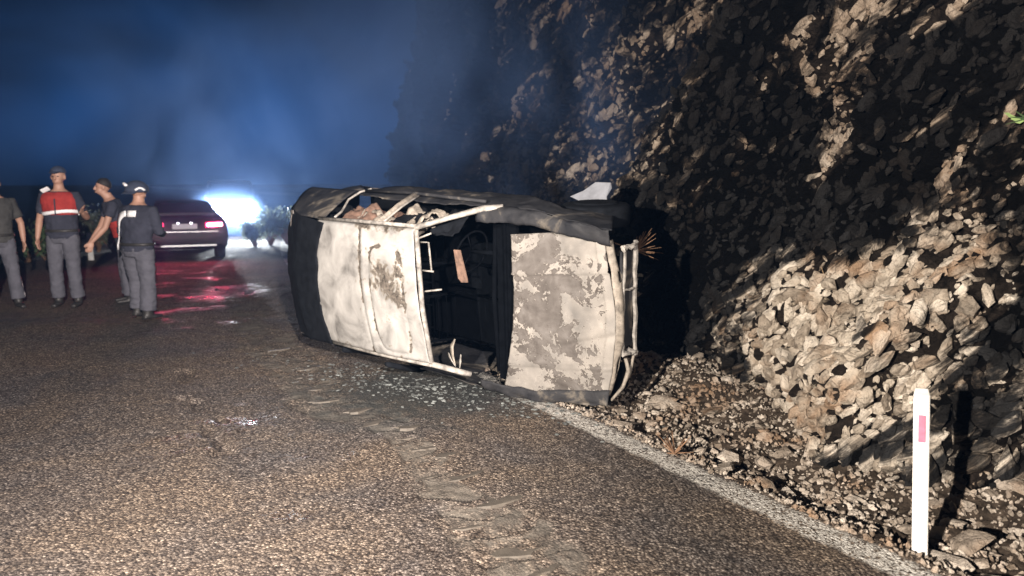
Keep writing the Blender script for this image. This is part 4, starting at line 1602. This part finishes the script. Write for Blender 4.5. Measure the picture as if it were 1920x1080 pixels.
def band(parent, pts, width, extra=0.034, name='reflective_strip', mat=None, shear=None):
    """strip lying on the torso: pts = (angle, height); angle 0 = right side of the picture when facing the camera"""
    mb = MB()
    vs = []
    nn = len(pts)
    for q, (a, z) in enumerate(pts):
        a2, z2 = pts[min(q + 1, nn - 1)]
        a1, z1 = pts[max(q - 1, 0)]
        rx, ry = torso_r(z, extra)
        ta_, tz_ = (a2 - a1) * (rx + ry) / 2, z2 - z1
        L_ = math.hypot(ta_, tz_) or 1
        na, nz = -tz_ / L_, ta_ / L_
        for off in (-width / 2, width / 2):
            aa = a + na * off / ((rx + ry) / 2)
            zz = z + nz * off
            for e in (0.0, 0.006):
                rx, ry = torso_r(zz, extra + e)
                y_ = -ry * sin(aa)
                x_ = rx * cos(aa)
                if shear:
                    x_ += shear[0] * (zz - 0.95)
                    y_ += shear[1] * (zz - 0.95)
                vs.append((x_, y_, zz))
    fs = []
    for q in range(nn - 1):
        a, b_ = 4 * q, 4 * q + 4
        fs += [(a + 1, a + 3, b_ + 3, b_ + 1), (a, b_, b_ + 2, a + 2), (a, a + 1, b_ + 1, b_), (a + 2, b_ + 2, b_ + 3, a + 3)]
    fs += [(0, 2, 3, 1), (4 * nn - 4, 4 * nn - 3, 4 * nn - 1, 4 * nn - 2)]
    mb.add(vs, fs)
    return mb.build(name, mat or M['strip'], parent, True)


def person(x, y, yaw, scale, label, arms, feet=((-0.12, 0.0), (0.12, 0.0)), lean=(0, 0), head_off=(0, 0), top='navy', sleeve=0.55, z=None, seed=0, knees=(0.0, 0.0)):
    """stands facing -Y at yaw 0; arms = ((elbow, wrist, hand dir) for -X side, then +X side)"""
    t = empty('person', (x, y, gz(x, y) if z is None else z), yaw)
    t.scale = (scale, scale, scale)
    tag(t, label, 'person')
    lx, ly = lean

    def L(p):
        p = Vector(p)
        k_ = max(0.0, p.z - 0.95)
        return Vector((p.x + lx * k_, p.y + ly * k_, p.z))
    tor = [(L((0, 0, z_)), (rx, ry)) for z_, rx, ry in TORSO]
    body = MB()
    body.tube([a for a, b_ in tor] + [L((0, -0.005, 1.60))], [b_ for a, b_ in tor] + [(0.055, 0.058)], 16)
    hx, hy = head_off
    hc = L((0, 0, 1.60)) + Vector((hx, hy, 0))
    # head: skull, jaw, nose, ears, brow
    body.tube([L((0, 0, 1.52)), hc + Vector((0, 0, 0.02))], [0.058, 0.056], 12)
    body.ball(hc + Vector((0, 0.012, 0.115)), (0.078, 0.095, 0.098), 16, 12)
    body.ball(hc + Vector((0, -0.028, 0.045)), (0.058, 0.062, 0.066), 14, 10)
    body.tube([hc + Vector((0, -0.085, 0.105)), hc + Vector((0, -0.108, 0.062)), hc + Vector((0, -0.085, 0.052))], [0.010, 0.016, 0.012], 8)
    for e in (-1, 1):
        body.ball(hc + Vector((e * 0.080, 0.008, 0.085)), (0.012, 0.022, 0.032), 8, 6)
    body.tube([hc + Vector((-0.024, -0.088, 0.018)), hc + Vector((0, -0.096, 0.018)), hc + Vector((0.024, -0.088, 0.018))], [0.008, 0.011, 0.008], 6)
    shirt = MB()
    shirt.tube([a for a, b_ in tor[:-1]], [(b_[0] + 0.022, b_[1] + 0.022) for a, b_ in tor[:-1]], 18)
    for sgn, (el, wr, hd) in zip((-1, 1), arms):
        sh = L((sgn * 0.185, 0, 1.44))
        el, wr, hd = Vector(el), Vector(wr), Vector(hd).normalized()
        body.tube([L((sgn * 0.12, 0, 1.43)), sh, sh.lerp(el, 0.5), el], [0.055, 0.058, 0.047, 0.040], 12, xref=(0, 1, 0))
        body.ball(el, 0.041, 10, 8)
        body.tube([el, el.lerp(wr, 0.3), wr], [0.040, 0.042, 0.027], 12, xref=(0, 1, 0))
        # hand: palm, four fingers, thumb
        side = hd.cross(Vector((0, 1, 0.1))).normalized()
        fwd = side.cross(hd).normalized()
        if fwd.y > 0:
            fwd = -fwd
        palm = wr + hd * 0.05
        body.tube([wr - hd * 0.01, wr + hd * 0.03, wr + hd * 0.085], [(0.020, 0.027), (0.017, 0.040), (0.014, 0.042)], 10, xref=tuple(side))
        for q in range(4):
            b0 = wr + hd * 0.08 + fwd * (-0.030 + 0.020 * q)
            ln_ = (0.062, 0.075, 0.080, 0.068)[q]
            curl = -side * sgn * 0.4
            m1 = b0 + (hd * 0.95 + curl * 0.3).normalized() * ln_ * 0.5
            m2 = m1 + (hd * 0.7 + curl).normalized() * ln_ * 0.5
            body.tube([b0, m1, m2], [0.0095, 0.009, 0.0075], 7)
        tb = wr + hd * 0.025 + fwd * 0.028
        body.tube([tb, tb + (hd * 0.6 + fwd * 0.7).normalized() * 0.035, tb + (hd * 0.9 + fwd * 0.5).normalized() * 0.062], [0.013, 0.011, 0.009], 7)
        # sleeve
        se = sh.lerp(el, min(1.0, sleeve / 0.5 * 0.9)) if sleeve <= 0.5 else el.lerp(wr, (sleeve - 0.5) * 2)
        pth = [L((sgn * 0.10, 0, 1.42)), sh, sh.lerp(el, 0.5)]
        rad = [0.085, 0.078, 0.066]
        if sleeve > 0.5:
            pth += [el, se]
            rad += [0.058, 0.048]
            shirt.ball(el, 0.057, 10, 8)
        else:
            pth += [se]
            rad += [0.064]
        shirt.tube(pth, rad, 14, xref=(0, 1, 0))
    trousers = MB()
    trousers.tube([(0, 0, 0.84), (0, 0, 0.92), (0, 0, 1.02)], [(0.17, 0.125), (0.188, 0.138), (0.176, 0.128)], 18)
    for sgn, (fx, fy), kb in zip((-1, 1), feet, knees):
        hip = Vector((sgn * 0.095, 0, 0.90))
        an = Vector((fx, fy, 0.09))
        kn = hip.lerp(an, 0.5) + Vector((0, -0.03 - kb, 0.01))
        body.tube([hip, hip.lerp(kn, 0.5), kn, kn.lerp(an, 0.35), an], [0.085, 0.074, 0.052, 0.055, 0.036], 12)
        body.tube([an, an + Vector((0, -0.02, -0.03)), an + Vector((0, -0.08, -0.05))], [0.036, 0.034, 0.022], 10)
        trousers.tube([hip + Vector((0, 0, 0.02)), hip.lerp(kn, 0.5), kn, kn.lerp(an, 0.45), an + Vector((0, 0, 0.03))], [(0.105, 0.11), (0.096, 0.10), (0.078, 0.084), (0.080, 0.086), (0.082, 0.090)], 16)
        bt = MB()
        bt.tube([an + Vector((0, 0.01, 0.12)), an + Vector((0, 0.005, 0.0)), an + Vector((0, 0.0, -0.05))], [(0.058, 0.062), (0.052, 0.06), (0.05, 0.07)], 12)
        bt.tube([an + Vector((0, 0.075, -0.052)), an + Vector((0, 0.0, -0.050)), an + Vector((0, -0.10, -0.058)), an + Vector((0, -0.19, -0.066))], [(0.034, 0.030), (0.046, 0.038), (0.050, 0.032), (0.032, 0.022)], 12)
        fuse(bt, 'boot', M['boot'], t, 0.011, 2)
    fuse(body, 'body', M['skin'], t, 0.0065, 3)
    fuse(trousers, 'trousers', M['trouser'], t, 0.012, 3, 0.006, seed + 5)
    fuse(shirt, 'shirt', M[top], t, 0.012, 3, 0.005, seed + 9)
    # face details
    for e in (-1, 1):
        mb = MB()
        mb.ball(hc + Vector((e * 0.030, -0.080, 0.098)), (0.012, 0.008, 0.008), 8, 6)
        mb.build('eye', M['hair'], t, True)
    belt = band(t, [(2 * pi * q / 28, 1.00) for q in range(29)], 0.035, 0.030, 'belt', M['boot'])
    return t, hc, L


def hair_on(t, hc, full=True):
    mb = MB()
    mb.ball(hc + Vector((0, 0.020, 0.125)), (0.086, 0.100, 0.100), 18, 8, zmin=-0.15, rot=Matrix.Rotation(-0.45, 3, 'X'))
    return mb.build('hair', M['hair'], t, True)


def cap_on(t, hc):
    mb = MB()
    mb.ball(hc + Vector((0, 0.012, 0.150)), (0.090, 0.106, 0.082), 18, 8, zmin=-0.1)
    mb.tube([hc + Vector((0, -0.08, 0.150)), hc + Vector((0, -0.165, 0.138))], [(0.070, 0.008), (0.045, 0.005)], 12, xref=(1, 0, 0))
    return mb.build('cap', M['cap'], t, True)


# officer with the red vest, facing the camera
x, y = pix(128, 574)
t, hc, L = person(x, y, 0.15, 1.035, 'officer in dark cap and red yoked vest facing the camera',
                  (((-0.275, 0.03, 1.15), (-0.285, -0.05, 0.90), (0.02, -0.05, -1)), ((0.30, 0.02, 1.17), (0.33, -0.20, 1.24), (0.3, -0.6, 0.5))),
                  sleeve=0.42, feet=((-0.12, 0.03), (0.14, -0.02)), seed=1)
cap_on(t, hc)
yk = MB()
yk.tube([(0, 0, 1.20), (0, 0, 1.30), (0, 0, 1.40), (0, 0, 1.46), (0, 0, 1.495)], [(torso_r(z_, 0.036)) for z_ in (1.20, 1.30, 1.40, 1.46, 1.495)], 20)
fuse(yk, 'vest_yoke', M['redvest'], t, 0.013, 2, 0.004)
vb = MB()
vb.tube([(0, 0, 0.96), (0, 0, 1.05), (0, 0, 1.15), (0, 0, 1.215)], [(torso_r(z_, 0.032)) for z_ in (0.96, 1.05, 1.15, 1.215)], 20)
fuse(vb, 'vest_lower', M['navy'], t, 0.013, 2, 0.005)
band(t, [(pi * 2 * q / 36, 1.235 + 0.018 * sin(q * 0.3)) for q in range(37)], 0.042, 0.042)
mb = MB()
mb.tube([(-0.19, -0.05, 1.505), (-0.09, -0.08, 1.545)], [(0.03, 0.006), (0.03, 0.006)], 8)
mb.build('shoulder_strip', M['strip'], t)
mb = MB()
mb.box((0.0, -0.165, 1.31), (0.015, 0.01, 0.20))
mb.build('vest_zip', M['navy'], t)

# officer cut by the left edge
x, y = pix(8, 576)
t, hc, L = person(x, y, 0.9, 0.985, 'officer at the left edge in grey shirt and striped trousers',
                  (((-0.29, 0.05, 1.18), (-0.20, -0.20, 1.10), (0.8, -0.5, -0.1)), ((0.30, 0.02, 1.15), (0.30, -0.03, 0.90), (0, -0.05, -1))),
                  top='greycloth', sleeve=0.40, feet=((-0.14, 0.10), (0.14, -0.12)), seed=2)
hair_on(t, hc)
mb = MB()
mb.tube([(0.205, 0.02, 0.86), (0.215, 0.0, 0.5), (0.222, -0.12, 0.14)], [(0.006, 0.022)] * 3, 8, xref=(1, 0, 0))
mb.build('trouser_stripe', M['strip'], t)

# bent officer seen from the side behind the firefighter
x, y = pix(244, 566)
t, hc, L = person(x, y, -1.0, 0.955, 'bare armed officer with red vest leaning over behind the firefighter',
                  (((-0.27, -0.30, 1.10), (-0.24, -0.45, 0.88), (0.2, -0.3, -1)), ((0.26, -0.28, 1.12), (0.22, -0.46, 0.92), (0.1, -0.3, -1))),
                  sleeve=0.30, lean=(0.0, -0.32), head_off=(0, -0.05), seed=3)
hair_on(t, hc)
yk = MB()
yk.tube([L((0, 0, z_)) for z_ in (1.0, 1.08, 1.16, 1.22)], [torso_r(z_, 0.036) for z_ in (1.0, 1.08, 1.16, 1.22)], 20)
fuse(yk, 'vest_lower', M['redvest'], t, 0.013, 2, 0.004)

# firefighter with helmet, back to the camera
x, y = pix(266, 596)
t, hc, L = person(x, y, 2.75, 0.935, 'firefighter in dark suit with white reflective bands seen from behind',
                  (((-0.25, -0.08, 1.16), (-0.12, -0.26, 1.12), (0.7, -0.4, 0.2)), ((0.27, -0.05, 1.15), (0.20, -0.22, 0.98), (-0.2, -0.6, -0.5))),
                  sleeve=0.95, lean=(0.0, -0.10), top='navy', feet=((-0.13, 0.03), (0.15, -0.10)), seed=5)
t.scale = (1.14, 1.06, 0.935)
mb = MB()
mb.ball(hc + Vector((0, 0.018, 0.105)), (0.118, 0.135, 0.125), 20, 9, zmin=-0.25)
mb.tube([hc + Vector((0, 0.10, 0.085)), hc + Vector((0, 0.155, 0.055))], [(0.11, 0.012), (0.085, 0.006)], 12, xref=(1, 0, 0))
mb.build('helmet', M['cap'], t, True)
for a0, a1, zz in ((0.35, 1.5, 0.16), (2.3, 3.1, 0.10)):
    mb = MB()
    pts_ = [hc + Vector((0.124 * cos(a) * 0.93, 0.018 + 0.141 * sin(a) * 0.93, zz + 0.03 * sin((a - a0) / (a1 - a0) * pi))) for a in np.linspace(a0, a1, 9)]
    mb.tube(pts_, [(0.014, 0.020)] * 9, 6, xref=(0, 0, 1))
    mb.build('helmet_strip', M['strip'], t, True)
sh_ = (0.0, -0.10)
band(t, [(-pi / 2 - 0.50 + 0.16 * q, 1.40) for q in range(4)], 0.08, 0.040, shear=sh_)
band(t, [(-pi / 2 + 0.0 + 0.085 * q, 1.40 - 0.0024 * q * q) for q in range(15)], 0.075, 0.050, shear=sh_)

# ------------------------------------------------------------------ dark car with tail lamps
M['carpaint'] = simple('dark_grey_car_paint', (0.006, 0.006, 0.012), 0.55, 0.0, var=0.1, scale=2, bmp=0.02)
M['carglass'] = simple('dark_car_glass', (0.01, 0.012, 0.016), 0.08, 0.0, var=0.1, scale=2, bmp=0.0)
M['tyre'] = simple('tyre_rubber', (0.012, 0.012, 0.012), 0.85, var=0.2, scale=20)
M['chrome'] = simple('bright_trim', (0.75, 0.78, 0.80), 0.22, 0.6, var=0.05, scale=5, bmp=0.0)
M['tail'] = simple('lit_tail_lamp', (0.6, 0.03, 0.06), 0.3, var=0.05, scale=5, emis=(1.0, 0.30, 0.42), es=60.0, bmp=0)
M['taildim'] = simple('tail_lamp_lens', (0.45, 0.02, 0.05), 0.3, var=0.05, scale=5, emis=(1.0, 0.03, 0.12), es=7.0, bmp=0)
M['platelamp'] = simple('lit_plate_lamp', (0.9, 0.9, 0.9), 0.3, var=0.02, scale=5, emis=(0.95, 0.85, 1.0), es=12.0, bmp=0)
M['plate'] = simple('number_plate', (0.62, 0.60, 0.66), 0.45, var=0.05, scale=8, bmp=0.05)
x, y = pix(350, 488)
sedan = empty('dark_car', (x, y, -0.04), math.atan2(-x, y) * 1.0 + 0.02)
tag(sedan, 'dark car seen from behind with its red tail lamps lit', 'car')


def loft_car(mb, prof):
    """prof: (y, z) outline front to rear, closed to the sill; width hw(z)"""
    rows = []
    n_ = len(prof)
    ws = [-1, -0.97, -0.85, -0.5, 0, 0.5, 0.85, 0.97, 1]
    vs = []
    for w_ in ws:
        for (yy, zz, half) in prof:
            e = abs(w_)
            drop = 0.05 * e ** 6 if zz > 0.4 else 0
            inn = 0.06 * e ** 8
            vs.append((w_ * half, yy + (inn if yy < 0 else -inn), zz - drop))
    fs = []
    for a in range(len(ws) - 1):
        for b_ in range(n_):
            b2 = (b_ + 1) % n_
            fs.append((a * n_ + b_, a * n_ + b2, (a + 1) * n_ + b2, (a + 1) * n_ + b_))
    fs.append(tuple(range(n_)))
    fs.append(tuple(reversed([(len(ws) - 1) * n_ + q for q in range(n_)])))
    mb.add(vs, fs)


mb = MB()
loft_car(mb, [(0.02, 0.28, 0.80), (-0.02, 0.42, 0.86), (-0.04, 0.56, 0.88), (0.02, 0.74, 0.87), (0.05, 0.93, 0.84), (0.12, 0.99, 0.80), (0.50, 1.02, 0.80), (3.1, 0.98, 0.80), (4.1, 0.82, 0.80), (4.35, 0.60, 0.80), (4.35, 0.28, 0.80)])
body = mb.build('body', M['carpaint'], sedan, True)
mb = MB()
loft_car(mb, [(0.30, 1.00, 0.76), (1.05, 1.26, 0.60), (1.6, 1.32, 0.58), (2.3, 1.28, 0.58), (3.1, 0.98, 0.74)])
mb.build('cabin', M['carpaint'], sedan, True)
mb = MB()
mb.add([(-0.60, 0.40, 1.045), (0.60, 0.40, 1.045), (0.50, 0.95, 1.235), (-0.50, 0.95, 1.235)], [(0, 1, 2, 3)])
o = mb.build('rear_window', M['carglass'], sedan)
o.location = (0, -0.03, 0.012)
for sgn in (-1, 1):
    mb = MB()
    mb.tube([(sgn * 0.42, -0.005, 0.80), (sgn * 0.60, 0.0, 0.805), (sgn * 0.82, 0.05, 0.82)], [(0.05, 0.03), (0.06, 0.03), (0.045, 0.03)], 10, xref=(0, 0, 1))
    tl = mb.build('tail_lamp', M['taildim'], sedan, True)
    mb = MB()
    mb.tube([(sgn * 0.45, -0.035, 0.80), (sgn * 0.60, -0.035, 0.805), (sgn * 0.76, -0.01, 0.81)], [(0.028, 0.012), (0.034, 0.012), (0.028, 0.012)], 10, xref=(0, 0, 1))
    mb.build('lit_element', M['tail'], tl, True)
mb = MB()
mb.box((0, -0.01, 0.775), (0.50, 0.02, 0.11))
pt = mb.build('number_plate', M['plate'], sedan, bevel=0.003)
for sgn in (-1, 1):
    mb = MB()
    mb.ball((sgn * 0.13, -0.03, 0.845), (0.022, 0.014, 0.014), 8, 6)
    mb.build('plate_lamp', M['platelamp'], pt, True)
mb = MB()
mb.box((0.0, -0.055, 0.36), (1.25, 0.02, 0.035))
mb.build('bumper_trim', M['chrome'], sedan, bevel=0.004)
mb = MB()
mb.box((0.0, -0.03, 0.66), (1.35, 0.02, 0.018))
mb.build('boot_trim', M['chrome'], sedan, bevel=0.003)
for sgn in (-1, 1):
    for yy in (0.75, 3.5):
        mb = MB()
        mb.tube([(sgn * 0.62, yy, 0.31), (sgn * 0.64, yy, 0.31), (sgn * 0.82, yy, 0.31), (sgn * 0.84, yy, 0.31)], [0.28, 0.31, 0.31, 0.28], 24)
        w_ = mb.build('wheel', M['tyre'], sedan, True)
        mb = MB()
        mb.tube([(sgn * 0.842, yy, 0.31), (sgn * 0.848, yy, 0.31)], [0.19, 0.17], 16)
        mb.build('rim', M['chrome'], w_)
sx, sy = sedan.location.x, sedan.location.y
yaw = sedan.rotation_euler.z
for sgn in (-1, 1):
    p = Vector((sx + cos(yaw) * sgn * 0.6 + sin(yaw) * 0.10, sy + sin(yaw) * sgn * 0.6 - cos(yaw) * 0.10, 0.77))
    lamp('tail_light', 'SPOT', p, 55, (1.0, 0.05, 0.13), (p.x * 0.80, p.y * 0.80, 0.0), spot_size=radians(140), spot_blend=1.0, shadow_soft_size=0.05)

# ------------------------------------------------------------------ oncoming vehicle with glaring lamps
M['headlamp'] = simple('headlamp_and_glare', (1, 1, 1), 0.3, var=0.01, scale=5, emis=(0.92, 0.97, 1.0), es=120.0, bmp=0)  # also used for the inner lamps added to fill out the glare
M['beacon'] = simple('blue_beacon', (0.03, 0.08, 0.6), 0.2, var=0.05, scale=5, emis=(0.15, 0.4, 1.0), es=0.05, bmp=0)
M['vanpaint'] = simple('dark_van_paint', (0.03, 0.035, 0.05), 0.3, var=0.05, scale=2, bmp=0.02)
vx, vy = -8.75, 24.0
van = empty('parked_van', (vx, vy, 0.0), math.atan2(-vx, vy))
tag(van, 'vehicle with glaring white headlamps facing the camera down the road', 'van')
mb = MB()
loft_car(mb, [(0.0, 0.30, 0.82), (-0.03, 0.55, 0.86), (0.02, 0.95, 0.85), (0.55, 1.08, 0.83), (0.62, 1.09, 0.82), (4.6, 1.09, 0.84), (4.7, 0.9, 0.84), (4.7, 0.30, 0.82)])
mb.build('body', M['vanpaint'], van, True)
mb = MB()
loft_car(mb, [(0.62, 1.07, 0.80), (1.15, 1.68, 0.68), (1.5, 1.76, 0.66), (4.5, 1.76, 0.68), (4.66, 1.07, 0.80)])
mb.build('cabin', M['vanpaint'], van, True)
mb = MB()
mb.add([(-0.70, 0.62, 1.12), (0.70, 0.62, 1.12), (0.60, 1.08, 1.62), (-0.60, 1.08, 1.62)], [(0, 1, 2, 3)])
o = mb.build('windscreen', M['carglass'], van)
o.location = (0, -0.02, 0.01)
for sgn in (-1, 1):
    for hx_, hz_, hr_ in ((0.58, 0.78, 0.19), (0.20, 0.60, 0.14), (0.20, 0.94, 0.14)):  # inner lamps are added to fill out the glare between the headlights
        mb = MB()
        mb.ball((sgn * hx_, -0.03, hz_), (hr_, 0.06, hr_ * 0.95), 16, 10)
        mb.build('headlight_and_glare', M['headlamp'], van, True)
    for yy in (0.85, 3.9):
        mb = MB()
        mb.tube([(sgn * 0.62, yy, 0.33), (sgn * 0.64, yy, 0.33), (sgn * 0.82, yy, 0.33), (sgn * 0.84, yy, 0.33)], [0.30, 0.33, 0.33, 0.30], 20)
        mb.build('wheel', M['tyre'], van, True)
yaw = van.rotation_euler.z
for sgn in (-1, 1):
    p = Vector((vx + cos(yaw) * sgn * 0.6 + sin(yaw) * 0.30, vy + sin(yaw) * sgn * 0.6 - cos(yaw) * 0.30, 0.82))
    lamp('headlight_beam', 'SPOT', p, 4200, (0.90, 0.96, 1.0), (-5.0, 12.0, 0.0), spot_size=radians(75), spot_blend=1.0, shadow_soft_size=0.12)

# ------------------------------------------------------------------ smoke and haze
def vol_obj(name, lo, hi, label, build):
    mb = MB()
    mb.box([(a + b_) / 2 for a, b_ in zip(lo, hi)], [b_ - a for a, b_ in zip(lo, hi)])
    m = bpy.data.materials.new(name)
    m.use_nodes = True
    nt = m.node_tree
    nt.nodes.remove(nt.nodes['Principled BSDF'])
    pv = nt.nodes.new('ShaderNodeVolumePrincipled')
    nt.links.new(pv.outputs[0], nt.nodes['Material Output'].inputs['Volume'])
    build(m, nt, pv)
    o = mb.build(name, m)
    tag(o, label, name, kind='stuff')
    return o


def haze_b(m, nt, pv):
    pv.inputs['Color'].default_value = (0.25, 0.5, 1.0, 1)
    pv.inputs['Density'].default_value = 0.0016
    pv.inputs['Anisotropy'].default_value = 0.55


vol_obj('haze', (-60, -8, -1.5), (60, 70, 9.5), 'thin bluish night haze over the road', haze_b)


def smoke_b(m, nt, pv):
    tcn = nt.nodes.new('ShaderNodeNewGeometry').outputs['Position']
    mp = nt.nodes.new('ShaderNodeMapping')
    mp.inputs['Scale'].default_value = (0.62, 0.42, 0.40)
    mp.inputs['Rotation'].default_value = (0, radians(35), 0)
    nt.links.new(tcn, mp.inputs['Vector'])
    f = noise(nt, 1.0, 5, 0.58, 0.9, mp.outputs[0])
    d = ramp(nt, f, [(0.44, (0, 0, 0)), (0.68, (1, 1, 1))])

    def blob(c, r, amount, inner=0.35):
        a_ = nt.nodes.new('ShaderNodeVectorMath')
        a_.operation = 'SUBTRACT'
        nt.links.new(tcn, a_.inputs[0])
        a_.inputs[1].default_value = c
        b_ = nt.nodes.new('ShaderNodeVectorMath')
        b_.operation = 'MULTIPLY'
        nt.links.new(a_.outputs[0], b_.inputs[0])
        b_.inputs[1].default_value = tuple(1 / q for q in r)
        l_ = nt.nodes.new('ShaderNodeVectorMath')
        l_.operation = 'LENGTH'
        nt.links.new(b_.outputs[0], l_.inputs[0])
        return math_(nt, 'MULTIPLY', ramp(nt, l_.outputs['Value'], [(inner, (1, 1, 1)), (1.0, (0, 0, 0))]), amount)
    main = blob((-5.0, 15.5, 2.0), (5.5, 7.0, 3.6), 0.085)
    fire = blob((-0.2, 8.4, 2.5), (3.4, 2.2, 2.3), 0.42, 0.1)
    dd = math_(nt, 'MULTIPLY', d, math_(nt, 'ADD', main, fire))
    glare_fog = blob((-8.55, 23.2, 0.80), (1.15, 1.3, 0.95), 1.0, 0.0)  # dense fog ball added around the van lamps to spread their glare
    nt.links.new(math_(nt, 'ADD', dd, glare_fog), pv.inputs['Density'])
    pv.inputs['Color'].default_value = (0.30, 0.50, 1.0, 1)
    pv.inputs['Anisotropy'].default_value = 0.35


vol_obj('smoke', (-12.5, 6.9, 0.05), (2.6, 26.0, 7.0), 'blue lit smoke drifting up behind the wreck', smoke_b)
